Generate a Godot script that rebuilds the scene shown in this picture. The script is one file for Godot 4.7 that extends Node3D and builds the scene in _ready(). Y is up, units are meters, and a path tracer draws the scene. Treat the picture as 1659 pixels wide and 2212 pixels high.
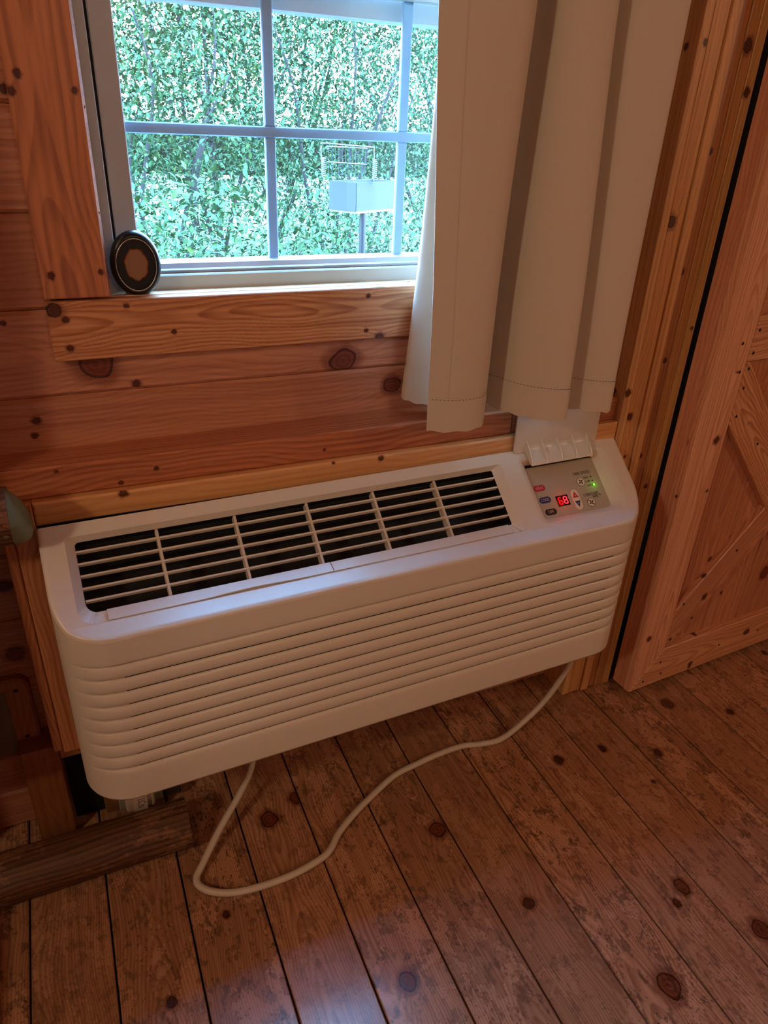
extends Node3D
# A cabin corner: a wall air conditioner under a window, a curtain, a barn door and a plank floor.
# World: y up, floor at y = 0, the fronts of the window wall's trim boards at z = 0, the room at z > 0.

var taken := {}
var jobs: Array = []
var rng := RandomNumberGenerator.new()
var cam_mats := {}

# ---------------------------------------------------------------- naming helpers
func numbered(called: String) -> String:
	if not taken.has(called):
		taken[called] = 0
		return called
	taken[called] += 1
	return "%s_%03d" % [called, taken[called]]

func tag(o: Node3D, label: String, category: String, group := "") -> Node3D:
	o.set_meta("label", label)
	o.set_meta("category", category)
	if group:
		o.set_meta("group", group)
	return o

func thing(called: String, label: String, category: String, at := Vector3.ZERO, group := "") -> Node3D:
	var o := Node3D.new()
	o.name = numbered(called)
	add_child(o)
	o.position = at
	return tag(o, label, category, group)

func setting(called: String, label: String, category: String) -> Node3D:
	var o := Node3D.new()
	o.name = called
	add_child(o)
	o.set_meta("kind", "structure")
	return tag(o, label, category)

func put(parent: Node, called: String, mesh: Mesh, mat: Material, at := Transform3D()) -> MeshInstance3D:
	var o := MeshInstance3D.new()
	o.name = called if parent != self else numbered(called)
	o.mesh = mesh
	o.material_override = mat
	o.transform = at
	o.cast_shadow = GeometryInstance3D.SHADOW_CASTING_SETTING_ON
	parent.add_child(o, true)
	return o

# ---------------------------------------------------------------- mesh helpers
func begin() -> SurfaceTool:
	var st := SurfaceTool.new()
	st.begin(Mesh.PRIMITIVE_TRIANGLES)
	return st

func tri(st: SurfaceTool, a: Vector3, b: Vector3, c: Vector3, n: Vector3, ua := Vector2.ZERO, ub := Vector2.ZERO, uc := Vector2.ZERO) -> void:
	var flip := (b - a).cross(c - a).dot(n) > 0.0
	st.set_normal(n)
	st.set_uv(ua)
	st.add_vertex(a)
	st.set_normal(n)
	st.set_uv(uc if flip else ub)
	st.add_vertex(c if flip else b)
	st.set_normal(n)
	st.set_uv(ub if flip else uc)
	st.add_vertex(b if flip else c)

func inset(poly: PackedVector2Array, by: float) -> PackedVector2Array:
	var out := PackedVector2Array()
	var n := poly.size()
	for i in n:
		var d0 := (poly[i] - poly[(i + n - 1) % n]).normalized()
		var d1 := (poly[(i + 1) % n] - poly[i]).normalized()
		var n0 := Vector2(-d0.y, d0.x)
		var n1 := Vector2(-d1.y, d1.x)
		out.append(poly[i] + (n0 + n1) / maxf(0.25, 1.0 + n0.dot(n1)) * by)
	return out

func ccw(poly: PackedVector2Array) -> PackedVector2Array:
	if Geometry2D.is_polygon_clockwise(poly):
		poly.reverse()
	return poly

# A flat piece: the outline in x and y, from depth z0 to the face at z1, with a chamfer round the face. Grain gives the direction of v; tex is the size that the texture covers.
func prism(outline: PackedVector2Array, z0: float, z1: float, bev := 0.0015, grain := Vector2(1, 0), tex := Vector2(0.13, 1.0), off := Vector2.ZERO) -> ArrayMesh:
	var st := begin()
	prism_into(st, outline, z0, z1, bev, grain, tex, off)
	return st.commit()

func prism_into(st: SurfaceTool, outline: PackedVector2Array, z0: float, z1: float, bev := 0.0015, grain := Vector2(1, 0), tex := Vector2(0.13, 1.0), off := Vector2.ZERO) -> void:
	var poly := ccw(outline)
	var face := inset(poly, bev) if bev > 0.0 else poly
	var perp := Vector2(-grain.y, grain.x)
	var uv := func(p: Vector2, z: float) -> Vector2:
		return Vector2((p.dot(perp) - off.x + (z1 - z)) / tex.x, (p.dot(grain) - off.y + (z1 - z) * 0.2) / tex.y)
	var n := poly.size()
	var ids := Geometry2D.triangulate_polygon(face)
	for i in range(0, ids.size(), 3):
		var a := face[ids[i]]
		var b := face[ids[i + 1]]
		var c := face[ids[i + 2]]
		tri(st, Vector3(a.x, a.y, z1), Vector3(b.x, b.y, z1), Vector3(c.x, c.y, z1), Vector3(0, 0, 1), uv.call(a, z1), uv.call(b, z1), uv.call(c, z1))
	ids = Geometry2D.triangulate_polygon(poly)
	for i in range(0, ids.size(), 3):
		var a := poly[ids[i]]
		var b := poly[ids[i + 1]]
		var c := poly[ids[i + 2]]
		tri(st, Vector3(a.x, a.y, z0), Vector3(b.x, b.y, z0), Vector3(c.x, c.y, z0), Vector3(0, 0, -1), uv.call(a, z0), uv.call(b, z0), uv.call(c, z0))
	for i in n:
		var k := (i + 1) % n
		var d := (poly[k] - poly[i]).normalized()
		var out := Vector3(d.y, -d.x, 0)
		if bev > 0.0:
			var nn := (out + Vector3(0, 0, 1)).normalized()
			quad(st, Vector3(poly[i].x, poly[i].y, z1 - bev), Vector3(poly[k].x, poly[k].y, z1 - bev), Vector3(face[k].x, face[k].y, z1), Vector3(face[i].x, face[i].y, z1), nn, [uv.call(poly[i], z1), uv.call(poly[k], z1), uv.call(face[k], z1), uv.call(face[i], z1)])
		var zt := z1 - bev
		quad(st, Vector3(poly[i].x, poly[i].y, z0), Vector3(poly[k].x, poly[k].y, z0), Vector3(poly[k].x, poly[k].y, zt), Vector3(poly[i].x, poly[i].y, zt), out, [uv.call(poly[i], z0), uv.call(poly[k], z0), uv.call(poly[k], zt), uv.call(poly[i], zt)])

func quad(st: SurfaceTool, a: Vector3, b: Vector3, c: Vector3, d: Vector3, n: Vector3, uvs := [Vector2.ZERO, Vector2.ZERO, Vector2.ZERO, Vector2.ZERO]) -> void:
	tri(st, a, b, c, n, uvs[0], uvs[1], uvs[2])
	tri(st, a, c, d, n, uvs[0], uvs[2], uvs[3])

func rect(x0: float, y0: float, x1: float, y1: float) -> PackedVector2Array:
	return PackedVector2Array([Vector2(x0, y0), Vector2(x1, y0), Vector2(x1, y1), Vector2(x0, y1)])

# a rectangle with its own radius at each corner: lower left, lower right, upper right, upper left
func rounded(x0: float, y0: float, x1: float, y1: float, r: Array, steps := 6) -> PackedVector2Array:
	var out := PackedVector2Array()
	var mid := [Vector2(x0 + r[0], y0 + r[0]), Vector2(x1 - r[1], y0 + r[1]), Vector2(x1 - r[2], y1 - r[2]), Vector2(x0 + r[3], y1 - r[3])]
	for k in 4:
		for i in steps + 1:
			var a := PI + k * PI / 2 + i * PI / 2 / steps
			out.append(mid[k] + Vector2(cos(a), sin(a)) * r[k])
	return out

# rows of points joined into a smooth sheet; the group of a strip keeps hard edges between strips that differ
func sheet(st: SurfaceTool, rows: Array, flip := false, groups := []) -> void:
	for j in rows.size() - 1:
		st.set_smooth_group(groups[j] if groups.size() else 0)
		var r0: PackedVector3Array = rows[j]
		var r1: PackedVector3Array = rows[j + 1]
		for i in r0.size() - 1:
			var q := [r0[i], r0[i + 1], r1[i + 1], r1[i]]
			for t in ([0, 1, 2, 0, 2, 3] if not flip else [0, 2, 1, 0, 3, 2]):
				st.set_uv(Vector2(float(i + (1 if t in [1, 2] else 0)) / (r0.size() - 1), float(j + (1 if t >= 2 else 0)) / (rows.size() - 1)))
				st.add_vertex(q[t])

func smooth(a: Array, steps: int) -> Array:
	var out := []
	for i in a.size() - 1:
		for s in steps:
			var p0 = a[maxi(i - 1, 0)]
			var p3 = a[mini(i + 2, a.size() - 1)]
			out.append(a[i].cubic_interpolate(a[i + 1], p0, p3, float(s) / steps))
	out.append(a[-1])
	return out

func tube(path: Array, radius: float, sides := 10, flat := 1.0, taper := []) -> ArrayMesh:
	var st := begin()
	var rows := []
	var up := Vector3.UP
	for i in path.size():
		var d: Vector3 = (path[mini(i + 1, path.size() - 1)] - path[maxi(i - 1, 0)]).normalized()
		var side := d.cross(up)
		if side.length() < 0.05:
			side = d.cross(Vector3(0, 0, 1))
		side = side.normalized()
		var top := side.cross(d).normalized()
		var r: float = radius * (taper[i] if taper.size() else 1.0)
		var row := PackedVector3Array()
		for k in sides + 1:
			var a := TAU * k / sides
			row.append(path[i] + side * cos(a) * r + top * sin(a) * r * flat)
		rows.append(row)
	sheet(st, rows, true)
	for e in [0, path.size() - 1]:
		st.set_smooth_group(-1)
		for k in sides:
			st.set_uv(Vector2.ZERO)
			st.add_vertex(path[e])
			st.set_uv(Vector2.ZERO)
			st.add_vertex(rows[e][k + 1] if e == 0 else rows[e][k])
			st.set_uv(Vector2.ZERO)
			st.add_vertex(rows[e][k] if e == 0 else rows[e][k + 1])
	st.generate_normals()
	return st.commit()

# profile of (radius, height) points turned round the y axis
func lathe(profile: Array, sides := 32) -> ArrayMesh:
	var st := begin()
	var rows := []
	for p in profile:
		var row := PackedVector3Array()
		for k in sides + 1:
			var a := TAU * k / sides
			row.append(Vector3(cos(a) * p.x, p.y, sin(a) * p.x))
		rows.append(row)
	sheet(st, rows)
	st.generate_normals()
	return st.commit()

# ---------------------------------------------------------------- materials
func plain(c: Color, rough := 0.5, metal := 0.0) -> StandardMaterial3D:
	var m := StandardMaterial3D.new()
	m.albedo_color = c
	m.roughness = rough
	m.metallic = metal
	return m

func glow(c: Color, energy: float) -> StandardMaterial3D:
	var m := plain(c, 0.4)
	m.emission_enabled = true
	m.emission = c
	m.emission_energy_multiplier = energy
	return m

const PINE := {"early": Color(0.78, 0.54, 0.41), "late": Color(0.58, 0.34, 0.23)}
const TAN := {"early": Color(0.83, 0.62, 0.43), "late": Color(0.67, 0.44, 0.28)}
const PLANK := {"early": Color(0.47, 0.24, 0.13), "late": Color(0.34, 0.15, 0.075)}

# A board's own wood: w and l in millimetres. knots are [across, along, radius] in millimetres.
func wood(w: float, l: float, pal: Dictionary, seed_: int, knots := [], opt := {}) -> StandardMaterial3D:
	var m := StandardMaterial3D.new()
	jobs.append({"w": w, "l": l, "early": opt.get("early", pal.early), "late": opt.get("late", pal.late), "seed": seed_, "knots": knots, "ppm": opt.get("ppm", 1.0), "per": opt.get("per", 5.0),
		"cx": opt.get("cx", w * 0.5), "d": opt.get("d", 30.0), "con": opt.get("con", 0.55), "wear": opt.get("wear", 0.0), "mat": m})
	m.roughness = opt.get("rough", 0.5)
	m.metallic_specular = opt.get("spec", 0.5)
	m.heightmap_enabled = opt.get("relief", 0.02) > 0.0
	m.heightmap_scale = opt.get("relief", 0.02)
	return m

func _wood_job(index: int) -> void:
	var j: Dictionary = jobs[index]
	var ppm: float = j.ppm
	var w := int(j.w * ppm)
	var l := int(j.l * ppm)
	var n := FastNoiseLite.new()
	n.seed = j.seed
	n.noise_type = FastNoiseLite.TYPE_SIMPLEX_SMOOTH
	n.frequency = 1.0
	n.fractal_type = FastNoiseLite.FRACTAL_NONE
	var f := FastNoiseLite.new()
	f.seed = j.seed + 77
	f.noise_type = FastNoiseLite.TYPE_SIMPLEX_SMOOTH
	f.frequency = 1.0
	f.fractal_octaves = 4
	f.fractal_gain = 0.6
	var bytes := PackedByteArray()
	bytes.resize(w * l * 3)
	var e: Color = j.early
	var d: Color = j.late
	var per: float = j.per
	var cx: float = j.cx
	var con: float = j.con
	var wear: float = j.wear
	var at := 0
	for yy in l:
		var y := yy / ppm
		var near := []
		for k in j.knots:
			if absf(y - k[1]) < k[2] * 7.0:
				near.append(k)
		var deep: float = j.d + 16.0 * n.get_noise_2d(0.7, y * 0.0024) + y * 0.012
		var sway := 9.0 * n.get_noise_2d(y * 0.0035, 7.3)
		for xx in w:
			var x := xx / ppm
			var px := x - cx + sway + 3.0 * n.get_noise_2d(x * 0.02, y * 0.008)
			var dark := 0.0
			var heart := 0.0
			for k in near:
				var r: float = k[2]
				var dx: float = x - k[0]
				var dy: float = y - k[1]
				var q := (dx * dx + dy * dy * 0.45) / (r * r)
				if q < 30.0:
					px += r * 1.5 * exp(-q * 0.2) * dx / (r * 0.6 + absf(dx))
					var qq := (dx * dx + dy * dy * 0.75) / (r * r) * (1.0 + 0.3 * n.get_noise_2d(dx / r * 0.7 + 31.0 + k[1], dy / r * 0.6))
					if qq < 1.0:
						heart = maxf(heart, (0.36 if r > 11.0 else 0.6) + 0.36 * smoothstep(0.55, 0.95, qq) + 0.09 * sin(sqrt(qq) * 16.0))
					elif qq < 3.2:
						dark = maxf(dark, 0.55 * (1.0 - smoothstep(1.0, 3.2, qq)))
			var ring := sqrt(px * px + deep * deep) / per
			var t := ring - floorf(ring)
			var late := smoothstep(0.25, 0.88, t) * (1.0 - smoothstep(0.92, 1.0, t))
			var streak := n.get_noise_2d(x * 0.11 + 3.0, y * 0.0016)
			var fibre := n.get_noise_2d(x * 1.1, y * 0.035 + 50.0)
			var mix := clampf(late * con + streak * 0.32 + 0.12 + fibre * 0.1, 0.0, 1.0)
			var r_ := lerpf(e.r, d.r, mix)
			var g_ := lerpf(e.g, d.g, mix)
			var b_ := lerpf(e.b, d.b, mix)
			if wear > 0.0:
				var wn := f.get_noise_2d(x * 0.011, y * 0.0055) + 0.42 * f.get_noise_2d(x * 0.055 + 9.0, y * 0.04) - 0.05
				var bare := smoothstep(0.09, 0.14, wn) * wear
				r_ = lerpf(r_, 0.80 - 0.10 * late, bare * 0.62)
				g_ = lerpf(g_, 0.60 - 0.10 * late, bare * 0.62)
				b_ = lerpf(b_, 0.46 - 0.09 * late, bare * 0.62)
				var blot := f.get_noise_2d(x * 0.028 + 40.0, y * 0.017) + 0.55 * f.get_noise_2d(x * 0.10, y * 0.065 + 11.0)
				var rim := smoothstep(-0.03, 0.07, wn) * (1.0 - smoothstep(0.09, 0.12, wn))
				var dirt := wear * (0.25 * smoothstep(0.12, 0.42, blot) + 0.30 * rim * smoothstep(-0.15, 0.35, f.get_noise_2d(x * 0.13, y * 0.10 + 60.0)))
				dirt += 0.3 * wear * smoothstep(0.62, 0.8, n.get_noise_2d(x * 0.22, y * 0.16 + 20.0)) * smoothstep(-0.2, 0.1, wn)
				r_ *= 1.0 - dirt
				g_ *= 1.0 - dirt
				b_ *= 1.0 - dirt
			if dark > 0.0:
				r_ *= 1.0 - dark * 0.45
				g_ *= 1.0 - dark * 0.6
				b_ *= 1.0 - dark * 0.65
			if heart > 0.0:
				r_ = lerpf(r_ * 0.85, 0.13, heart)
				g_ = lerpf(g_ * 0.6, 0.065, heart)
				b_ = lerpf(b_ * 0.5, 0.045, heart)
			bytes[at] = int(clampf(r_, 0.0, 1.0) * 255.0)
			bytes[at + 1] = int(clampf(g_, 0.0, 1.0) * 255.0)
			bytes[at + 2] = int(clampf(b_, 0.0, 1.0) * 255.0)
			at += 3
	j.img = Image.create_from_data(w, l, false, Image.FORMAT_RGB8, bytes)

func finish_wood() -> void:
	var task := WorkerThreadPool.add_group_task(_wood_job, jobs.size())
	WorkerThreadPool.wait_for_group_task_completion(task)
	for j in jobs:
		var t := ImageTexture.create_from_image(j.img)
		j.mat.albedo_texture = t
		if j.mat.heightmap_enabled:
			j.mat.heightmap_texture = t

# a board whose face looks at +z
func board(parent: Node, called: String, x0: float, y0: float, x1: float, y1: float, z0: float, z1: float, mat: Material, bev := 0.002, along := Vector2(1, 0), tex := Vector2.ZERO, off = null) -> MeshInstance3D:
	var flat := along.x > 0.5
	var size := tex if tex != Vector2.ZERO else (Vector2(y1 - y0, x1 - x0) if flat else Vector2(x1 - x0, y1 - y0))
	var o: Vector2 = off if off != null else (Vector2(y0, x0) if flat else Vector2(-x0, y0))
	if not flat:
		size.x = -size.x
	return put(parent, called, prism(rect(x0, y0, x1, y1), z0, z1, bev, along, size, o), mat)

# ---------------------------------------------------------------- the scene
func _ready() -> void:
	rng.seed = 7
	camera_and_light()
	make_floor()
	make_room()
	make_window_wall()
	make_window()
	make_trims()
	make_door()
	make_air_conditioner()
	make_power_cord()
	make_curtain()
	make_outlets()
	make_ornament()
	make_bed()
	make_shade_blocker()
	make_lamps()
	make_outside()
	finish_wood()

func camera_and_light() -> void:
	var cam := Camera3D.new()
	cam.name = "camera"
	add_child(cam)
	cam.keep_aspect = Camera3D.KEEP_HEIGHT
	cam.fov = 70.69334
	cam.near = 0.02
	cam.far = 200.0
	cam.transform = Transform3D(Basis(Vector3(0.91645842, 0.04063799, 0.39806096), Vector3(0.15709582, 0.87840532, -0.45135905), Vector3(-0.36800119, 0.47618551, 0.79863789)).orthonormalized(), Vector3(0.083, 1.231, 1.045))
	cam.current = true
	var w := WorldEnvironment.new()
	w.name = "world_environment"
	var e := Environment.new()
	var sky := Sky.new()
	var sm := ProceduralSkyMaterial.new()
	sm.sky_top_color = Color(0.50, 0.72, 0.96)
	sm.sky_horizon_color = Color(0.76, 0.87, 0.98)
	sm.ground_bottom_color = Color(0.30, 0.36, 0.34)
	sm.ground_horizon_color = Color(0.55, 0.66, 0.70)
	sm.sky_energy_multiplier = 6.3
	sm.ground_energy_multiplier = 0.7
	sky.sky_material = sm
	e.background_mode = Environment.BG_SKY
	e.sky = sky
	e.tonemap_mode = Environment.TONE_MAPPER_LINEAR
	e.tonemap_exposure = 0.9
	e.sdfgi_enabled = true
	e.ssao_enabled = true
	e.ssil_enabled = true
	w.environment = e
	add_child(w)
	var sun := DirectionalLight3D.new()
	sun.name = "sun"
	sun.light_color = Color(0.90, 0.98, 1.0)
	sun.light_energy = 3.5
	sun.light_angular_distance = 0.6
	sun.shadow_enabled = true
	sun.sky_mode = DirectionalLight3D.SKY_MODE_LIGHT_ONLY
	add_child(sun)
	sun.look_at_from_position(Vector3.ZERO, Vector3(-0.25, -0.85, -0.45), Vector3.UP)

func lamp(parent: Node, at: Vector3, c: Color, energy: float, size: float) -> void:
	var l := OmniLight3D.new()
	l.name = "lamp_light"
	l.light_color = c
	l.light_energy = energy
	l.light_size = size
	l.omni_range = 12.0
	l.omni_attenuation = 2.0
	l.shadow_enabled = true
	l.position = at
	parent.add_child(l, true)

# ---------------------------------------------------------------- floor
const FLOOR_TURN := Basis(Vector3(1, 0, 0), Vector3(0, 0, -1), Vector3(0, 1, 0))

func make_floor() -> void:
	var f := setting("floor", "worn reddish pine plank floor with dark gaps between boards", "floor")
	var turn := Transform3D(FLOOR_TURN, Vector3.ZERO)
	put(f, "subfloor", prism(rect(-2.2, -3.4, 3.2, 0.3), -0.16, -0.026, 0.0), plain(Color(0.045, 0.03, 0.022), 0.9), turn)
	var knots := {0: [[75, 474, 8]], 1: [[59, 364, 6]], 2: [[55, 201, 16], [118, 172, 12]], 3: [[54, 585, 14]], 4: [[104, 347, 15]], 5: [[61, 546, 10]], 6: [[71, 754, 19]], 7: [[58, 287, 10], [94, 626, 13], [61, 648, 7]],
		8: [[47, 296, 8], [41, 744, 16], [90, 413, 4]], 9: [[31, 352, 8]], 10: [[39, 236, 13]], 11: [[38, 315, 8]], 13: [[55, 180, 7]]}
	var spare := []
	for k in range(-7, 25):
		var x0 := -0.002 + 0.1263 * k
		var m: Material
		if k >= -2 and k <= 14:
			var kn := []
			for q in knots.get(k, []):
				kn.append(q)
			var tone: float = [0.0, 0.04, -0.03, 0.06, 0.0, -0.02, 0.05, -0.01, 0.03][posmod(k * 5, 9)]
			m = wood(126.3, 1000.0 if k < 10 else 800.0, PLANK, 900 + k * 13, kn, {"early": Color(0.67 + tone, 0.485 + tone * 0.7, 0.35 + tone * 0.5), "late": Color(0.50, 0.335, 0.225), "ppm": 1.25 if k >= 0 and k <= 9 else 1.0, "per": 4.0, "con": 0.5, "wear": 0.75 + 0.25 * sin(k * 2.3),
				"cx": 63.0 + 60.0 * sin(k * 1.7), "d": 24.0, "rough": 0.26, "relief": 0.02})
			spare.append(m)
		else:
			m = spare[posmod(k, spare.size())] if spare.size() else null
		if m == null:
			m = plain(Color(0.42, 0.21, 0.11), 0.4)
		var tl := 1.0 if k < 10 else 0.8
		put(f, "floor_board", prism(rect(x0 + 0.0016, -3.35, x0 + 0.1247, 0.115), -0.025, 0.0006 * sin(k * 3.1), 0.0016, Vector2(0, -1), Vector2(0.1263, tl), Vector2(x0, -0.12)), m, turn)

# ---------------------------------------------------------------- room shell
func make_room() -> void:
	var m := plain(Color(0.66, 0.42, 0.27), 0.6)
	var st := {"wall_left": [Vector3(-2.1, 1.2, 1.6), Vector3(0.12, 2.6, 3.7)], "wall_right": [Vector3(3.1, 1.2, 1.6), Vector3(0.12, 2.6, 3.7)], "wall_rear": [Vector3(0.5, 1.2, 3.36), Vector3(5.4, 2.6, 0.12)]}
	for k in st:
		var s := setting(k, {"wall_left": "pine wall beyond the bed", "wall_right": "pine wall on the door's side of the room", "wall_rear": "pine wall facing the window"}[k], "wall")
		var b := BoxMesh.new()
		b.size = st[k][1]
		put(s, "wall_panel", b, m, Transform3D(Basis(), st[k][0]))
	var c := setting("ceiling", "flat pine ceiling with a roof over it", "ceiling")
	var b := BoxMesh.new()
	b.size = Vector3(5.8, 0.16, 3.74)
	put(c, "ceiling_panel", b, m, Transform3D(Basis(), Vector3(0.5, 2.53, 1.62)))

func make_window_wall() -> void:
	var s := setting("wall_back", "horizontal amber pine board wall round the window", "wall")
	var back := plain(Color(0.10, 0.06, 0.04), 0.9)
	# sheathing behind the boards, with the window's hole and the doorway left open
	for r in [[-2.15, -0.2, 0.152, 2.5], [0.152, -0.2, 0.905, 0.985], [0.152, 1.96, 0.905, 2.5], [0.905, -0.2, 1.215, 2.5], [1.215, 2.06, 2.0, 2.5], [2.0, -0.2, 3.15, 2.5], [1.215, -0.2, 2.0, -0.02]]:
		put(s, "sheathing", prism(rect(r[0], r[1], r[2], r[3]), -0.24, -0.098, 0.0), back)
	# the dark room behind the door
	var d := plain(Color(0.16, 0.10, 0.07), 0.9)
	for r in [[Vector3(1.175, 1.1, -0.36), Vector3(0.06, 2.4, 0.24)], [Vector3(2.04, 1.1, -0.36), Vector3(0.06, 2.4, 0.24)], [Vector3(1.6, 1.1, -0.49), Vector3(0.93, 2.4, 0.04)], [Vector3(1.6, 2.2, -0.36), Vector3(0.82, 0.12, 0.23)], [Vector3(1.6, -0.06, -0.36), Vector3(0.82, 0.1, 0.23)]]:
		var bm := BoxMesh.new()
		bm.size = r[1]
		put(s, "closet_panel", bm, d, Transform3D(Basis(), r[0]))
	var knots := {5: [[92, 1004, 14], [92, 425, 5], [69, 419, 4], [20, 1283, 8], [40, 700, 3]], 6: [[17, 911, 20], [44, 519, 22], [9, 573, 5], [111, 408, 3]], 9: [[15, 463, 5], [34, 478, 4]], 8: [[70, 300, 9]], 2: [[60, 320, 12]], 3: [[70, 330, 9]]}
	for i in range(-1, 19):
		var y0 := 0.0925 + 0.1265 * i
		var y1 := y0 + 0.1265
		var lo := maxf(y0, 0.002)
		var hi := minf(y1, 2.44)
		var tone: float = [0.0, -0.03, 0.02, -0.02, 0.03, -0.05, 0.0, -0.02][posmod(i * 3, 8)]
		var m := wood(126.5, 1500.0, PINE, 40 + i * 7, knots.get(i, []), {"early": Color(0.78 + tone, 0.54 + tone, 0.41 + tone), "con": 0.26, "cx": 60.0 + 80.0 * sin(i * 2.1), "per": 6.5, "rough": 0.45, "ppm": 1.0 if i in [4, 5, 6, 7, 8, 9] else 0.5})
		for span in ([[-2.0, 1.3]] if y1 < 1.0 else [[-2.0, 0.155], [0.90, 1.3]]) if y0 < 1.9 else [[-2.0, 1.3]]:
			var x1: float = minf(span[1], 1.212)
			put(s, "wall_board", prism(rect(span[0], lo + 0.0004, x1, hi - 0.0004), -0.099, -0.08, 0.005, Vector2(1, 0), Vector2(0.1265, 1.5), Vector2(y0, -0.4)), m)
		put(s, "wall_board", prism(rect(2.0, lo + 0.0004, 3.04, hi - 0.0004), -0.099, -0.08, 0.005, Vector2(1, 0), Vector2(0.1265, 1.5), Vector2(y0, -0.4)), m)

# ---------------------------------------------------------------- window
func make_window() -> void:
	var s := setting("window_1", "white vinyl window with a grid of panes looking out on leaves", "window")
	var vinyl := plain(Color(0.74, 0.74, 0.73), 0.4)
	var grid := plain(Color(0.56, 0.68, 0.78), 0.4)  # the blue haze of the glass is put into the bars' colour
	var dark := plain(Color(0.05, 0.05, 0.055), 0.7)
	var xl := 0.152
	var xr := 0.903
	var y0 := 0.989
	var y1 := 1.955
	# outer frame
	put(s, "frame", prism(rect(xl, y0, 0.170, y1), -0.20, -0.113, 0.001), vinyl)
	put(s, "frame", prism(rect(0.885, y0, xr, y1), -0.20, -0.113, 0.001), vinyl)
	put(s, "frame", prism(rect(0.170, y0, 0.885, 1.015), -0.20, -0.108, 0.002), vinyl)
	put(s, "frame", prism(rect(0.170, 1.935, 0.885, y1), -0.20, -0.113, 0.001), vinyl)
	# dark seal between frame and sash
	put(s, "gasket", prism(rect(0.1702, 1.0152, 0.1738, 1.93), -0.18, -0.124, 0.0), dark)
	put(s, "gasket", prism(rect(0.8812, 1.0152, 0.8848, 1.93), -0.18, -0.124, 0.0), dark)
	# lower sash
	for r in [[0.174, 1.0155, 0.2045, 1.425], [0.838, 1.0155, 0.881, 1.425], [0.2045, 1.387, 0.838, 1.425]]:
		put(s, "sash", prism(rect(r[0], r[1], r[2], r[3]), -0.152, -0.119, 0.0015), vinyl)
	var st := begin()
	var prof := [Vector2(1.0155, -0.119), Vector2(1.0195, -0.117), Vector2(1.0215, -0.120), Vector2(1.0285, -0.124), Vector2(1.0295, -0.129), Vector2(1.0305, -0.152)]
	for i in prof.size() - 1:
		var a: Vector2 = prof[i]
		var b: Vector2 = prof[i + 1]
		var nn := Vector3(0, -(b.y - a.y), b.x - a.x).normalized()
		if nn.z < 0 or (nn.z < 0.01 and nn.y < 0):
			nn = -nn
		quad(st, Vector3(0.2045, a.x, a.y), Vector3(0.838, a.x, a.y), Vector3(0.838, b.x, b.y), Vector3(0.2045, b.x, b.y), nn)
	quad(st, Vector3(0.2045, 1.0155, -0.119), Vector3(0.838, 1.0155, -0.119), Vector3(0.838, 1.0155, -0.152), Vector3(0.2045, 1.0155, -0.152), Vector3(0, -1, 0))
	quad(st, Vector3(0.2045, 1.0155, -0.152), Vector3(0.838, 1.0155, -0.152), Vector3(0.838, 1.0305, -0.152), Vector3(0.2045, 1.0305, -0.152), Vector3(0, 0, -1))
	put(s, "sash_rail", st.commit(), vinyl)
	# grid bars between the panes
	for x in [0.4035, 0.6205]:
		for yy in [[1.0305, 1.2015], [1.2165, 1.387]]:
			put(s, "muntin", prism(rect(x, yy[0], x + 0.0165, yy[1]), -0.140, -0.134, 0.0015), grid)
	put(s, "muntin", prism(rect(0.2045, 1.2015, 0.838, 1.2165), -0.1402, -0.1338, 0.0015), grid)
	# glass: two panes of the lower sash with the grid between, and the upper sash outside
	var glass := StandardMaterial3D.new()
	glass.transparency = BaseMaterial3D.TRANSPARENCY_ALPHA
	glass.albedo_color = Color(0.75, 0.92, 1.0, 0.05)
	glass.roughness = 0.02
	var i := 0
	for px in [[0.2045, 0.4035], [0.42, 0.6205], [0.637, 0.838]]:
		for py in [[1.0305, 1.2015], [1.2165, 1.387]]:
			var q := begin()
			quad(q, Vector3(px[0], py[0], -0.131), Vector3(px[1], py[0], -0.131), Vector3(px[1], py[1], -0.131), Vector3(px[0], py[1], -0.131), Vector3(0, 0, 1))
			put(s, "pane", q.commit(), glass)
			i += 1
	for r in [[0.172, 1.362, 0.883, 1.402], [0.172, 1.89, 0.883, 1.933], [0.172, 1.402, 0.21, 1.89], [0.845, 1.402, 0.883, 1.89]]:
		put(s, "upper_sash", prism(rect(r[0], r[1], r[2], r[3]), -0.192, -0.158, 0.0015), vinyl)
	for x in [0.4035, 0.6205]:
		put(s, "muntin", prism(rect(x, 1.402, x + 0.0165, 1.89), -0.178, -0.172, 0.0015), grid)
	put(s, "muntin", prism(rect(0.21, 1.64, 0.845, 1.655), -0.1782, -0.1718, 0.0015), grid)
	var q := begin()
	quad(q, Vector3(0.21, 1.402, -0.170), Vector3(0.845, 1.402, -0.170), Vector3(0.845, 1.89, -0.170), Vector3(0.21, 1.89, -0.170), Vector3(0, 0, 1))
	put(s, "pane", q.commit(), glass)
	# the sill board lies flat: its grain runs along x
	var sw := wood(60.0, 760.0, TAN, 771, [[30, 480, 3]], {"early": Color(0.88, 0.74, 0.56), "late": Color(0.76, 0.56, 0.38), "rough": 0.4, "con": 0.35})
	put(s, "sill_board", prism(rect(xl, 0.0798, xr, 0.113), 0.970, 0.9935, 0.0012, Vector2(1, 0), Vector2(0.06, 0.76), Vector2(0.0605, xl)), sw, Transform3D(FLOOR_TURN, Vector3.ZERO))

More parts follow.
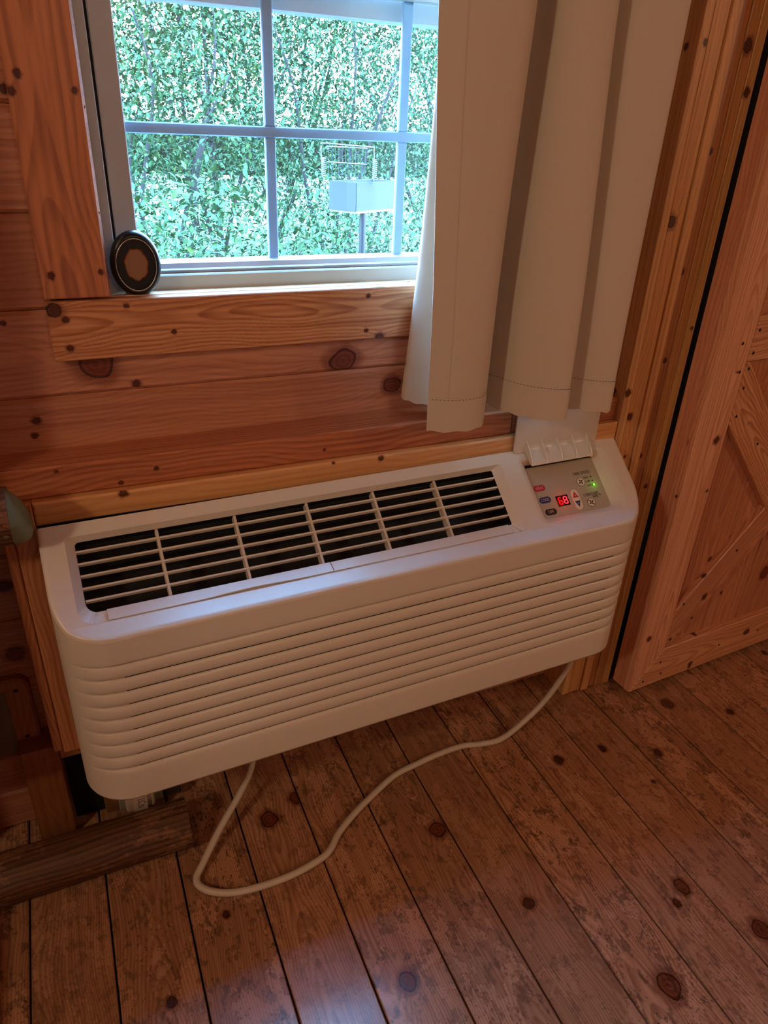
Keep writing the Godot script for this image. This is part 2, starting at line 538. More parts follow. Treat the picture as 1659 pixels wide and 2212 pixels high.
# ---------------------------------------------------------------- casings and the boards round the air conditioner
func make_trims() -> void:
	# left casing of the window
	var t := setting("trim_1", "upright reddish pine casing beside the window", "trim")
	board(t, "casing_board", 0.0665, 0.9965, 0.1515, 2.04, -0.0795, -0.0605, wood(85.0, 1050.0, PINE, 11, [[14, 268, 4], [4, 249, 4], [76, 253, 3], [13, 31, 4], [77, 34, 3]], {"early": Color(0.79, 0.50, 0.33), "cx": 30.0, "per": 8.0, "con": 0.5, "rough": 0.42}), 0.0015, Vector2(0, 1))
	t = setting("trim_2", "pine apron board under the window sill with small dark knots", "trim")
	board(t, "apron_board", 0.066, 0.909, 0.99, 0.9925, -0.0795, -0.0605, wood(83.5, 924.0, PINE, 23, [[72, 9, 9], [58, 22, 4], [73, 105, 3], [32, 168, 3], [18, 22, 4], [70, 480, 3], [2, 503, 6], [14, 478, 3]], {"early": Color(0.84, 0.60, 0.41), "late": Color(0.62, 0.36, 0.22), "cx": 50.0, "d": 12.0, "per": 5.0, "con": 0.6, "rough": 0.42}), 0.0015)
	t = setting("trim_3", "upright pine casing behind the curtain", "trim")
	board(t, "casing_board", 0.9035, 0.9965, 0.99, 2.04, -0.0795, -0.0605, wood(86.0, 1050.0, PINE, 31, [], {"ppm": 0.5}), 0.0015, Vector2(0, 1))
	t = setting("trim_4", "pine head casing above the window", "trim")
	board(t, "casing_board", 0.0665, 2.041, 0.99, 2.125, -0.0795, -0.0605, wood(85.0, 924.0, PINE, 37, [], {"ppm": 0.5}), 0.0015)
	# ledge of the surround: a thick plank whose top shows
	t = setting("trim_5", "thick dark pine ledge plank above the air conditioner", "trim")
	board(t, "ledge_plank", -0.75, 0.722, 0.825, 0.7705, -0.0795, -0.012, wood(125.0, 1575.0, PINE, 51, [[40, 791, 2], [24, 931, 3], [8, 877, 3], [18, 1204, 2]], {"early": Color(0.76, 0.47, 0.30), "late": Color(0.55, 0.29, 0.17), "cx": -20.0, "per": 7.0, "con": 0.5, "rough": 0.45}), 0.003, Vector2(1, 0), Vector2(0.125, 1.575))
	board(t, "ledge_plank", 0.8265, 0.722, 1.0705, 0.7705, -0.0795, -0.0130, wood(125.0, 250.0, PINE, 53, [], {"early": Color(0.72, 0.45, 0.29)}), 0.003, Vector2(1, 0), Vector2(0.125, 0.25))
	t = setting("trim_6", "honey coloured pine rail lying along the top of the air conditioner", "trim")
	board(t, "rail_board", 0.0015, 0.683, 1.0705, 0.7215, -0.0795, 0.0, wood(120.0, 1070.0, TAN, 61, [[34, 126, 5], [32, 552, 4], [36, 465, 2]], {"early": Color(0.88, 0.66, 0.43), "late": Color(0.76, 0.50, 0.30), "per": 9.0, "con": 0.3, "rough": 0.45}), 0.003, Vector2(1, 0), Vector2(0.12, 1.07))
	# upright pieces at the left of the air conditioner
	t = setting("trim_7", "pair of upright pine strips along the left flank of the air conditioner", "trim")
	board(t, "trim_strip", -0.031, 0.232, 0.0005, 0.7215, -0.0795, 0.0, wood(90.0, 490.0, TAN, 71, [], {"early": Color(0.80, 0.53, 0.33), "late": Color(0.64, 0.37, 0.21)}), 0.002, Vector2(0, 1), Vector2(0.09, 0.49))
	board(t, "trim_strip", -0.0465, 0.238, -0.032, 0.7215, -0.0795, -0.001, wood(90.0, 490.0, TAN, 73, [], {"early": Color(0.76, 0.49, 0.30), "late": Color(0.58, 0.33, 0.19)}), 0.002, Vector2(0, 1), Vector2(0.09, 0.49))
	board(t, "trim_foot", -0.105, 0.0015, -0.042, 0.231, -0.0795, -0.022, wood(90.0, 240.0, TAN, 75, [], {"early": Color(0.58, 0.36, 0.20), "late": Color(0.44, 0.25, 0.13), "con": 0.3}), 0.002, Vector2(0, 1), Vector2(0.09, 0.24))  # darker wood colours hold the shadow that falls on this foot
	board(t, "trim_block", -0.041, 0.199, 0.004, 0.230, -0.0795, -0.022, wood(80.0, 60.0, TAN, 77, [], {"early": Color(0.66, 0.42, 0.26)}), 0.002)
	t = setting("trim_10", "plain black strip between the wooden foot and the outlet block", "trim")
	put(t, "strip", prism(rect(-0.0415, 0.0015, 0.0115, 0.198), -0.0795, -0.060, 0.001), plain(Color(0.025, 0.028, 0.032), 0.8))  # black piece filling the dark area beside the outlet block
	# the post between the air conditioner and the door: boards side by side
	t = setting("trim_8", "upright post of knotty honey pine boards beside the door gap", "trim")
	var cols := [[1.0722, 1.0905, 0.0, Color(0.86, 0.65, 0.42)], [1.0912, 1.1245, -0.0015, Color(0.83, 0.60, 0.37)], [1.1250, 1.1450, 0.0030, Color(0.84, 0.61, 0.39)], [1.1456, 1.1690, -0.0025, Color(0.70, 0.46, 0.28)], [1.1695, 1.1915, -0.0005, Color(0.74, 0.52, 0.31)], [1.1920, 1.2125, 0.0005, Color(0.80, 0.60, 0.36)]]
	var kn := [[[6, 781, 6], [14, 1360, 4]], [[5, 1094, 9], [6, 729, 6], [12, 300, 3], [16, 640, 3]], [[10, 120, 3], [6, 145, 3]], [[6, 1207, 4], [3, 1007, 5], [12, 839, 4], [5, 635, 4]], [[8, 1362, 9], [14, 560, 4]], [[6, 1297, 6], [12, 900, 3]]]
	for i in cols.size():
		var c: Array = cols[i]
		var e: Color = c[3]
		board(t, "post_board", c[0], 0.0015 + (0.0 if i != 2 else 0.0), c[1], 2.44, -0.0795, c[2], wood(40.0, 1500.0, TAN, 81 + i, kn[i], {"early": e, "late": e.darkened(0.26), "per": 6.0, "cx": -30.0, "con": 0.25, "rough": 0.5, "ppm": 1.2}), 0.0012, Vector2(0, 1), Vector2(0.04, 1.5), Vector2(-c[0], 0.0))
	# casing over and beyond the doorway
	t = setting("trim_9", "pine casing on the far side of the doorway", "trim")
	board(t, "casing_board", 2.0, 0.0015, 2.1, 2.15, -0.0795, -0.055, wood(100.0, 1000.0, PINE, 95, [], {"ppm": 0.4}), 0.002, Vector2(0, 1))

# ---------------------------------------------------------------- barn door
func make_door() -> void:
	var s := setting("door_1", "pine plank barn door with crossed braces standing before the doorway", "door")
	s.transform = Transform3D(Basis(Vector3.UP, 0.0606), Vector3(1.217, 0.02, 0.067))
	var w := 0.724
	var h := 2.02
	var opt := func(a: float) -> Dictionary:
		return {"early": Color(0.83 + a, 0.59 + a, 0.45 + a), "late": Color(0.66 + a, 0.41 + a, 0.29 + a), "per": 6.5, "con": 0.35, "rough": 0.33, "ppm": 1.0}
	# planks behind, then stiles, rails and braces proud of them
	var xs := [0.0, 0.115, 0.2385, 0.362, 0.4855, 0.609, 0.724]
	var pk := [[], [[70, 330, 5], [95, 690, 8]], [[60, 420, 10], [30, 210, 4]], [[60, 230, 14], [90, 330, 7]], [[50, 500, 8]], []]
	for i in 6:
		board(s, "plank", xs[i] + 0.0006, 0.0, xs[i + 1] - 0.0006, h, -0.055, -0.0185, wood(125.0, 1100.0, PINE, 300 + i * 3, pk[i], opt.call([0.02, -0.05, -0.03, -0.06, -0.03, 0.0][i])), 0.004, Vector2(0, 1), Vector2(0.125, 1.1))
	var z0 := -0.0182
	var sl := [[22, 158, 6], [69, 804, 2], [64, 660, 7], [40, 40, 4], [80, 540, 3]]
	var sm := wood(90.0, 1200.0, PINE, 331, sl, {"early": Color(0.90, 0.69, 0.55), "late": Color(0.73, 0.48, 0.35), "per": 5.0, "cx": 60.0, "d": 14.0, "con": 0.45, "rough": 0.3, "ppm": 1.2})
	# the stiles meet the bottom rail in a mitre
	put(s, "stile", prism(PackedVector2Array([Vector2(0, 0.001), Vector2(0.0895, 0.107), Vector2(0.0895, h - 0.107), Vector2(0, h)]), z0, 0.0, 0.002, Vector2(0, 1), Vector2(-0.09, 1.2), Vector2(0, 0)), sm)
	put(s, "stile", prism(PackedVector2Array([Vector2(w, 0.001), Vector2(w, h), Vector2(w - 0.0895, h - 0.107), Vector2(w - 0.0895, 0.107)]), z0, 0.0, 0.002, Vector2(0, 1), Vector2(-0.09, 1.2), Vector2(0.0895 - w, 0)), sm)
	var rm := wood(107.0, 760.0, PINE, 341, [[26, 100, 3], [20, 205, 6], [10, 204, 4], [44, 15, 3], [60, 400, 8]], {"early": Color(0.85, 0.63, 0.47), "late": Color(0.68, 0.44, 0.30), "rough": 0.36, "per": 7.0})
	put(s, "rail", prism(PackedVector2Array([Vector2(0.0012, 0), Vector2(w - 0.0012, 0), Vector2(w - 0.0905, 0.107), Vector2(0.0905, 0.107)]), z0, 0.0004, 0.002, Vector2(1, 0), Vector2(0.107, 0.76), Vector2.ZERO), rm)
	put(s, "rail", prism(PackedVector2Array([Vector2(0.0905, h - 0.107), Vector2(w - 0.0905, h - 0.107), Vector2(w - 0.0012, h), Vector2(0.0012, h)]), z0, 0.0004, 0.002, Vector2(1, 0), Vector2(0.107, 0.76), Vector2(h - 0.107, 0)), rm)
	put(s, "rail", prism(rect(0.0905, 0.823, w - 0.0905, 0.912), z0, 0.0, 0.002, Vector2(1, 0), Vector2(0.09, 0.76), Vector2(0.823, 0)), wood(90.0, 760.0, PINE, 347, [[40, 60, 4]], {"early": Color(0.87, 0.65, 0.50), "late": Color(0.70, 0.46, 0.33), "rough": 0.32}))
	var mid := w / 2
	var bm := wood(90.0, 760.0, PINE, 353, [[50, 330, 9], [30, 250, 5], [70, 150, 6], [45, 520, 8]], {"early": Color(0.86, 0.64, 0.48), "late": Color(0.67, 0.43, 0.29), "rough": 0.3, "per": 5.5, "con": 0.7, "d": 12.0})
	var bm2 := wood(90.0, 480.0, PINE, 359, [[50, 40, 6], [30, 105, 4], [55, 215, 7], [25, 250, 5]], {"early": Color(0.82, 0.58, 0.44), "late": Color(0.64, 0.40, 0.28), "rough": 0.34})
	for lower in 2:
		var ya := 0.107 if lower == 0 else 0.912
		var yb := 0.823 if lower == 0 else h - 0.107
		var g := Vector2(0.5430, -(yb - ya) + 0.122).normalized()
		# the long brace from the upper left to the lower right
		var long := PackedVector2Array([Vector2(0.0905, yb - 0.001), Vector2(0.0905, yb - 0.133), Vector2(w - 0.0905 - 0.012, ya + 0.001), Vector2(w - 0.0905, ya + 0.001), Vector2(w - 0.0905, ya + 0.133), Vector2(0.0905 + 0.012, yb - 0.001)])
		put(s, "brace", prism(long, z0, 0.0002, 0.002, g, Vector2(0.09, 0.76), Vector2(-0.55, -0.4)), bm)
		# two short braces butt against it
		var n := Vector2(-g.y, g.x)
		var inner := func(p: Vector2, d: Vector2, side: float) -> Vector2:
			# where the ray p + t d meets the edge of the long brace
			var e := Vector2(0.0905, yb - 0.133) if side < 0 else Vector2(0.0905 + 0.012, yb - 0.001)
			return p + d * ((e - p).dot(n) / d.dot(n) - 0.0008)
		var up := Vector2(1.0, (yb - ya - 0.122) / 0.543).normalized()
		var a0 := Vector2(0.0905, ya + 0.112)
		var a1 := Vector2(0.0905 + 0.008, ya + 0.001)
		put(s, "brace", prism(PackedVector2Array([a0, Vector2(0.0905, ya + 0.001), a1, inner.call(a1, up, -1.0), inner.call(a0, up, -1.0)]), z0, 0.0, 0.002, up, Vector2(0.09, 0.48), Vector2(0.06, 0.08)), bm2)
		var b0 := Vector2(w - 0.0905, yb - 0.112)
		var b1 := Vector2(w - 0.0905 - 0.008, yb - 0.001)
		put(s, "brace", prism(PackedVector2Array([b0, Vector2(w - 0.0905, yb - 0.001), b1, inner.call(b1, -up, 1.0), inner.call(b0, -up, 1.0)]), z0, 0.0, 0.002, up, Vector2(0.09, 0.48), Vector2(0.06, 0.08)), bm2)
	var screw := lathe([Vector2(0.0, 0.0008), Vector2(0.0018, 0.0008), Vector2(0.0032, 0.0004), Vector2(0.0034, 0.0)], 12)
	var sc := plain(Color(0.09, 0.045, 0.03), 0.5)
	for p in [[0.101, 0.885], [0.101, 0.840], [0.101, 0.808], [0.076, 0.804], [0.102, 0.768], [0.105, 0.707], [0.202, 0.631], [0.062, 0.862], [0.112, 0.234], [0.157, 0.180], [0.100, 0.133], [0.088, 0.066], [0.042, 0.020], [0.249, 0.350], [0.62, 0.86], [0.62, 0.05], [0.66, 0.86], [0.3, 0.05], [0.45, 0.05]]:
		put(s, "screw", screw, sc, Transform3D(Basis(Vector3(1, 0, 0), PI / 2), Vector3(p[0], p[1], 0.0003)))

# ---------------------------------------------------------------- air conditioner
const AW := 1.067          # width
const AD := 0.150          # depth of the front face
const GY := -0.118         # fall of the sloping top over the run GZ
const GZ := 0.139
const ZF := 0.1197         # where the slope turns into the flatter front lip
const AB := -0.431         # height of the underside
const ACORNER := 0.074
var ac: Node3D
var ac_shift := Vector3(-AW / 2, -AB, 0)

func ac_put(parent: Node, called: String, mesh: Mesh, mat: Material, at := Transform3D()) -> MeshInstance3D:
	var o := put(parent, called, mesh, mat, at)
	if parent == ac:
		o.position += ac_shift
	return o

func ac_plan(grow: float) -> PackedVector2Array:
	# the outline seen from above: back left, round the front, back right; x and z, moved outwards by grow
	var out := PackedVector2Array()
	for z in [0.0, 0.02, 0.045]:
		out.append(Vector2(-grow, z))
	var steps := 14
	for i in steps + 1:
		var a := PI - i * PI / 2 / steps
		out.append(Vector2(ACORNER, AD - ACORNER) + Vector2(cos(a), sin(a)) * (ACORNER + grow))
	for i in range(1, 12):
		out.append(Vector2(lerpf(ACORNER, AW - ACORNER, i / 12.0), AD + grow))
	for i in steps + 1:
		var a := PI / 2 - i * PI / 2 / steps
		out.append(Vector2(AW - ACORNER, AD - ACORNER) + Vector2(cos(a), sin(a)) * (ACORNER + grow))
	for z in [0.045, 0.02, 0.0]:
		out.append(Vector2(AW + grow, z))
	return out

func ac_top(z: float) -> float:
	return z * GY / GZ if z < ZF else ZF * GY / GZ - (z - ZF) * 0.268

func ac_deep(i: int) -> float:
	# how strongly the narrow grooves show: on the flat front only
	var n := 3 + 15 + 11 + 15 + 3
	return smoothstep(14.0, 17.0, float(mini(i, n - 1 - i)))

func ac_weight(i: int) -> float:
	# how strongly the ribs show at point i of the outline: fully on the front, fading round the corners
	var n := 3 + 15 + 11 + 15 + 3
	var k := mini(i, n - 1 - i)
	if k < 3:
		return 0.0
	return smoothstep(0.3, 1.0, (k - 3) / 14.0) if k <= 17 else 1.0

func slope_at(x: float, t: float, off := 0.0) -> Vector3:
	var l := Vector2(GY, GZ).length()
	return Vector3(x, t * GY / l + off * GZ / l, t * GZ / l - off * GY / l)

func slope_frame() -> Transform3D:
	var l := Vector2(GY, GZ).length()
	return Transform3D(Basis(Vector3(1, 0, 0), Vector3(0, -GY / l, -GZ / l), Vector3(0, GZ / l, -GY / l)), Vector3.ZERO)

func make_air_conditioner() -> void:
	ac = thing("air_conditioner", "cream white through-wall air conditioner with a slatted top grille, ribbed front and open control lid", "air conditioner")
	var basis := Basis(Vector3.UP, 0.033) * Basis(Vector3(0, 0, 1), -0.003)
	ac.transform = Transform3D(basis, Vector3(0.002, 0.696, 0.030) + basis * -ac_shift)
	var plastic := plain(Color(0.865, 0.825, 0.755), 0.3)
	var shade := plain(Color(0.84, 0.80, 0.73), 0.45)
	var black := plain(Color(0.012, 0.012, 0.014), 0.7)
	var sf := slope_frame()
	var l := Vector2(GY, GZ).length()

	# ribbed front: the outline swept down
	var st := begin()
	var rows := []
	var groups := []
	var add_row := func(ys: Callable, off: float, deep: float, group: int) -> void:
		var row := PackedVector3Array()
		var a := ac_plan(0.0)
		var b := ac_plan(-1.0)
		for i in a.size():
			var q: Vector2 = a[i] + (b[i] - a[i]) * (off * ac_weight(i) + deep * ac_deep(i))
			row.append(Vector3(q.x, ys.call(i), q.y))
		rows.append(row)
		groups.append(group)
	var top := func(i: int) -> float:
		return ac_top(ac_plan(0.0)[i].y) - 0.0062
	add_row.call(top, 0.0, 0.0, 0)
	add_row.call(func(i: int) -> float: return lerpf(top.call(i), -0.1575, 0.5), 0.0, 0.0, 0)
	add_row.call(func(_i: int) -> float: return -0.1530, 0.0, 0.0, 0)
	for k in 9:
		var y := -0.1596 - 0.02539 * k
		for q in [[0.0028, 0.0020 if k else 0.0004, 0.0, 0], [0.0016, 0.0034 if k else 0.0014, 0.0, 0], [0.0015, 0.0035 if k else 0.0016, 0.0085, 0], [-0.0013, 0.0044, 0.0085, 0], [-0.0014, 0.0043, 0.0, 0], [-0.0028, 0.0028, 0.0, 0], [-0.0060, 0.0011, 0.0, 0], [-0.0105, 0.0002, 0.0, 0], [-0.0150, 0.0001, 0.0, 0], [-0.0190, 0.0007, 0.0, 0]]:
			if k == 8 and q[0] < -0.0115:
				continue
			add_row.call(func(_i: int) -> float: return y + q[0], q[1], q[2], q[3])
	add_row.call(func(_i: int) -> float: return -0.395, 0.0, 0.0, 0)
	add_row.call(func(_i: int) -> float: return AB + 0.006, 0.0, 0.0, 0)
	groups.resize(rows.size() - 1)
	sheet(st, rows, true, groups)
	for k in 9:
		var y := -0.1596 - 0.02539 * k
		ac_put(ac, "intake_slot_shade", prism(rect(0.080, y - 0.0013, AW - 0.080, y + 0.0015), AD - 0.0105, AD - 0.0050, 0.0), black)  # black bar in each groove stands for the darkness inside the slot
	# rounded lower edge and underside
	var low := []
	for q in [[0.0, AB + 0.006], [0.0018, AB + 0.0018], [0.006, AB]]:
		var row := PackedVector3Array()
		for p in ac_plan(-q[0]):
			row.append(Vector3(p.x, q[1], p.y))
		low.append(row)
	sheet(st, low, true, [50, 50])
	st.set_smooth_group(-1)
	var under := ac_plan(-0.006)
	var ids := Geometry2D.triangulate_polygon(under)
	for i in range(0, ids.size(), 3):
		var tp := [under[ids[i]], under[ids[i + 1]], under[ids[i + 2]]]
		if (tp[1] - tp[0]).cross(tp[2] - tp[0]) < 0:
			tp.reverse()
		for v in [0, 2, 1]:
			st.set_uv(Vector2.ZERO)
			st.add_vertex(Vector3(tp[v].x, AB, tp[v].y))
	st.generate_normals()
	ac_put(ac, "ribbed_front", st.commit(), plastic)

	# sloping top: a plate with the grille's and the controls' holes, and the soft ridge round it
	st = begin()
	var edge := []
	for q in [[0.0066, 0.0], [0.0028, -0.0004], [0.0008, -0.0024], [0.0, -0.0062]]:
		var row := PackedVector3Array()
		for p in ac_plan(-q[0]):
			row.append(Vector3(p.x, ac_top(maxf(p.y, 0.0)) + q[1], p.y))
		edge.append(row)
	sheet(st, edge, true, [1, 1, 1])
	st.generate_normals()
	var plate := PackedVector2Array()
	for p in ac_plan(-0.0066):
		plate.append(Vector2(p.x, -p.y * l / GZ))
	var hole_g := rounded(0.034, -0.156, 0.786, -0.0215, [0.024, 0.006, 0.006, 0.008])
	var hole_c := rounded(0.826, -0.154, 1.031, -0.020, [0.014, 0.022, 0.024, 0.004])
	var st2 := begin()
	var pieces: Array = Geometry2D.intersect_polygons(plate, rect(-1, -ZF * l / GZ, 2, 1)) + Geometry2D.intersect_polygons(plate, rect(-1, -1, 2, -ZF * l / GZ))
	for cut in [[0.41, hole_g], [0.93, hole_c], [0.806, null]]:
		var next := []
		for p in pieces:
			for half in [rect(-1, -1, cut[0], 1), rect(cut[0], -1, 2, 1)]:
				for r in Geometry2D.intersect_polygons(p, half):
					next.append(r)
		pieces = next
	for p in pieces:
		var rest := [p]
		for h in [hole_g, hole_c]:
			var next := []
			for r in rest:
				for c in Geometry2D.clip_polygons(r, h):
					next.append(c)
			rest = next
		for r in rest:
			var id2 := Geometry2D.triangulate_polygon(r)
			for i in range(0, id2.size(), 3):
				var v := [r[id2[i]], r[id2[i + 1]], r[id2[i + 2]]]
				var w3 := v.map(func(a: Vector2) -> Vector3: return Vector3(a.x, ac_top(-a.y * GZ / l), -a.y * GZ / l))
				var nn: Vector3 = (w3[1] - w3[0]).cross(w3[2] - w3[0]).normalized()
				tri(st2, w3[0], w3[1], w3[2], nn if nn.y > 0 else -nn)
	var am: ArrayMesh = st.commit()
	am = st2.commit(am)
	var housing := ac_put(ac, "sloped_top", am, plastic)

	# the grille's recess: a bevelled frame, then a dark duct
	st = begin()
	var inner := rounded(0.0465, -0.1365, 0.7705, -0.0270, [0.016, 0.003, 0.003, 0.006])
	# along the lower edge a narrow slot runs in front of the strips, so the band starts deeper there
	var outer_low := PackedVector3Array()
	var outer_top := PackedVector3Array()
	var inner_low := PackedVector3Array()
	for i in hole_g.size():
		var p := hole_g[i]
		var slot := p.y < -0.1559
		outer_top.append(Vector3(p.x, p.y, 0))
		outer_low.append(Vector3(p.x, p.y, -0.0065 if slot else 0.0))
		inner_low.append(Vector3(inner[i].x, inner[i].y, -0.012))
	ring3(st, outer_top, outer_low, sf)
	ring3(st, outer_low, inner_low, sf)
	ac_put(housing, "grille_surround", st.commit(), plastic)
	st = begin()
	ring(st, inner, -0.012, inset(inner, 0.002), -0.075, sf)
	var floor_ := inset(inner, 0.002)
	var id3 := Geometry2D.triangulate_polygon(floor_)
	for i in range(0, id3.size(), 3):
		tri(st, sf * Vector3(floor_[id3[i]].x, floor_[id3[i]].y, -0.075), sf * Vector3(floor_[id3[i + 1]].x, floor_[id3[i + 1]].y, -0.075), sf * Vector3(floor_[id3[i + 2]].x, floor_[id3[i + 2]].y, -0.075), sf.basis.z)
	ac_put(ac, "air_duct", st.commit(), black)
	for t in [0.0412, 0.0602, 0.0790, 0.0980, 0.1172]:
		var x0 := 0.0462 if t < 0.11 else 0.0475
		# thin vanes, tipped up a little from the slope
		ac_put(ac, "slat", prism(rect(x0, -0.0016, 0.7712, 0.0016), -0.0075, 0.0, 0.0005), plastic, sf * Transform3D(Basis(Vector3(1, 0, 0), -0.12), Vector3(0, -t, -0.0120)))
	for k in 5:
		var x := 0.1635 + 0.1212 * k
		ac_put(ac, "crossbar", prism(rect(x - 0.0021, -0.1368, x + 0.0021, -0.0267), -0.0290, -0.0128, 0.0006), shade, sf)
	# two loose strips in front of the grille; the left one has warped upwards in its middle
	for k in 2:
		var x0 := 0.0725 if k == 0 else 0.4158
		var x1 := 0.4148 if k == 0 else 0.7600
		var lo := PackedVector2Array()
		var hi := PackedVector2Array()
		for i in 25:
			var x := lerpf(x0, x1, i / 24.0)
			var bow := 0.0032 * exp(-pow((x - 0.285) / 0.06, 2.0)) if k == 0 else 0.0
			lo.append(Vector2(x, 0.0018 + bow))
			hi.append(Vector2(x, 0.0222))
		hi.reverse()
		# it lies on the lower bevel, flatter than the rest of the slope
		ac_put(ac, "filter_strip", prism(lo + hi, -0.0020, 0.0006, 0.0005), plastic, sf * Transform3D(Basis(Vector3(1, 0, 0), -0.43), Vector3(0, -0.1560, 0.0)))

	# the controls' recess
	st = begin()
	var pan := rounded(0.846, -0.1405, 1.004, -0.0335, [0.006, 0.006, 0.006, 0.002])
	ring(st, hole_c, 0.0, rounded(0.834, -0.150, 1.022, -0.0225, [0.012, 0.020, 0.022, 0.003]), -0.003, sf)
	ring(st, rounded(0.834, -0.150, 1.022, -0.0225, [0.012, 0.020, 0.022, 0.003]), -0.003, rounded(0.846, -0.1405, 1.004, -0.0275, [0.008, 0.008, 0.010, 0.002]), -0.0155, sf)
	ac_put(housing, "control_recess", st.commit(), plastic)
	ac_put(ac, "hinge_slot_shade", prism(rect(0.846, -0.036, 1.004, -0.026), -0.03, -0.0165, 0.0), black, sf)  # black strip stands for the dark gap above the panel
	var panel := ac_put(ac, "control_panel", prism(pan, -0.022, -0.0152, 0.0004), plain(Color(0.69, 0.65, 0.58), 0.4), sf)
	# everything printed or set on the panel; panel coordinates are x and -t with the face at -0.0152
	var red := plain(Color(0.72, 0.08, 0.16), 0.4)
	var blue := plain(Color(0.09, 0.19, 0.42), 0.4)
	var ink := plain(Color(0.07, 0.055, 0.06), 0.5)
	var cream := plain(Color(0.88, 0.85, 0.78), 0.4)
	var face := -0.0151
	var pale := plain(Color(0.80, 0.72, 0.68), 0.5)
	for b in [[0.8590, 0.0775, red, "HEAT"], [0.8615, 0.1025, blue, "COOL"], [0.8640, 0.1275, ink, "OFF"]]:
		var pill := put(panel, "button", prism(rounded(b[0] - 0.0128, -b[1] - 0.0062, b[0] + 0.0128, -b[1] + 0.0062, [0.006, 0.006, 0.006, 0.006]), face - 0.001, face + 0.0006, 0.0003), b[2])
		words(pill, b[3], 0.0058, Vector3(b[0], -b[1], face + 0.0007), pale)
	var pair := put(panel, "button", prism(rounded(0.9225, -0.1345, 0.9395, -0.0925, [0.0084, 0.0084, 0.0084, 0.0084]), face - 0.001, face + 0.0005, 0.0003), cream)
	put(pair, "raise_mark", prism(PackedVector2Array([Vector2(0.9245, -0.1095), Vector2(0.9375, -0.1095), Vector2(0.9310, -0.0965)]), face, face + 0.0008, 0.0002), red)
	put(pair, "lower_mark", prism(PackedVector2Array([Vector2(0.9245, -0.1165), Vector2(0.9310, -0.1295), Vector2(0.9375, -0.1165)]), face, face + 0.0008, 0.0002), blue)
	words(pair, "+", 0.007, Vector3(0.931, -0.1055, face + 0.0009), cream)
	words(pair, "–", 0.007, Vector3(0.931, -0.1205, face + 0.0009), cream)
	for b in [[0.9560, 0.0805, 0], [0.9610, 0.1250, 1]]:
		var rim := put(panel, "button", prism(disc(b[0], -b[1], 0.0092), face - 0.001, face + 0.0004, 0.0002), ink)
		put(rim, "button_face", prism(disc(b[0], -b[1], 0.0085), face - 0.0005, face + 0.0007, 0.0002), cream)
		var fan := begin()
		for k in 4:
			var a := k * PI / 2 + 0.35
			var poly := PackedVector2Array()
			for q in [Vector2(0, 0.0006), Vector2(0.0022, 0.0020), Vector2(0.0052, 0.0019), Vector2(0.0058, -0.0002), Vector2(0.0035, -0.0010)]:
				poly.append(q.rotated(a) + Vector2(b[0], -b[1]))
			prism_into(fan, poly, face, face + 0.0009, 0.0)
		if b[2] == 1:
			for k in 2:
				var poly := PackedVector2Array()
				for i in 7:
					poly.append(Vector2(0.0078, 0).rotated(2.0 + k * PI + i * 0.14) + Vector2(b[0], -b[1]))
				for i in 7:
					poly.append(Vector2(0.0070, 0).rotated(2.0 + k * PI + (6 - i) * 0.14) + Vector2(b[0], -b[1]))
				prism_into(fan, poly, face, face + 0.0009, 0.0)
		put(rim, "fan_symbol", fan.commit(), ink)
	words(panel, "FAN SPEED", 0.0060, Vector3(0.966, -0.0625, face + 0.0001), ink, "lettering")
	words(panel, "CONSTANT", 0.0056, Vector3(0.968, -0.1085, face + 0.0001), ink, "lettering")
	words(panel, "FAN", 0.0056, Vector3(0.976, -0.1145, face + 0.0001), ink, "lettering")
	var y := 0
	for q in [["HIGH", 0.9715, 0.0735], ["LOW", 0.9735, 0.0820], ["AUTO", 0.9750, 0.0905]]:
		words(panel, q[0], 0.0040, Vector3(q[1], -q[2], face + 0.0001), ink, "lettering")
		put(panel, "indicator_light", prism(disc(0.9840, -q[2], 0.0016 if y < 2 else 0.0018), face - 0.001, face + 0.0004, 0.0002), ink if y < 2 else glow(Color(0.45, 1.0, 0.25), 2.5))
		y += 1
	put(panel, "indicator_light", prism(disc(0.9880, -0.1125, 0.0016), face - 0.001, face + 0.0004, 0.0002), ink)
	# the display with its lit digits
	var disp: MeshInstance3D = put(panel, "display", prism(rect(0.8855, -0.1210, 0.9135, -0.0995), face - 0.001, face + 0.0005, 0.0003), plain(Color(0.10, 0.025, 0.025), 0.25))
	for q in [[0.8935, "6", Color(1.0, 0.08, 0.12), 0.9], [0.9055, "8", Color(1.0, 0.20, 0.26), 2.2]]:
		disp.set_meta("label", "small dark display with lit red digits 68")
		var dg := begin()
		var cx: float = q[0]
		var cy := -0.1102
		var hw := 0.0036
		var hh := 0.0068
		var th := 0.0009
		for seg in ([[0, 1], [0, 0], [0, -1], [-1, 0.5], [-1, -0.5], [1, -0.5]] + ([[1, 0.5]] if q[1] == "8" else [])):
			if seg[0] == 0:
				prism_into(dg, rect(cx - hw + 0.0008, cy + seg[1] * hh - th, cx + hw - 0.0008, cy + seg[1] * hh + th), face, face + 0.0009, 0.0)
			else:
				prism_into(dg, rect(cx + seg[0] * hw - th, cy + seg[1] * hh - hh * 0.5 + 0.0008, cx + seg[0] * hw + th, cy + seg[1] * hh + hh * 0.5 - 0.0008), face, face + 0.0009, 0.0)
		put(disp, "lit_digit", dg.commit(), glow(q[2], q[3]))
	small_light(panel, Vector3(0.8995, -0.1102, face + 0.006), Color(1.0, 0.10, 0.12), 0.00035, 0.006)
	small_light(panel, Vector3(0.9840, -0.0905, face + 0.005), Color(0.45, 1.0, 0.25), 0.00010, 0.003)

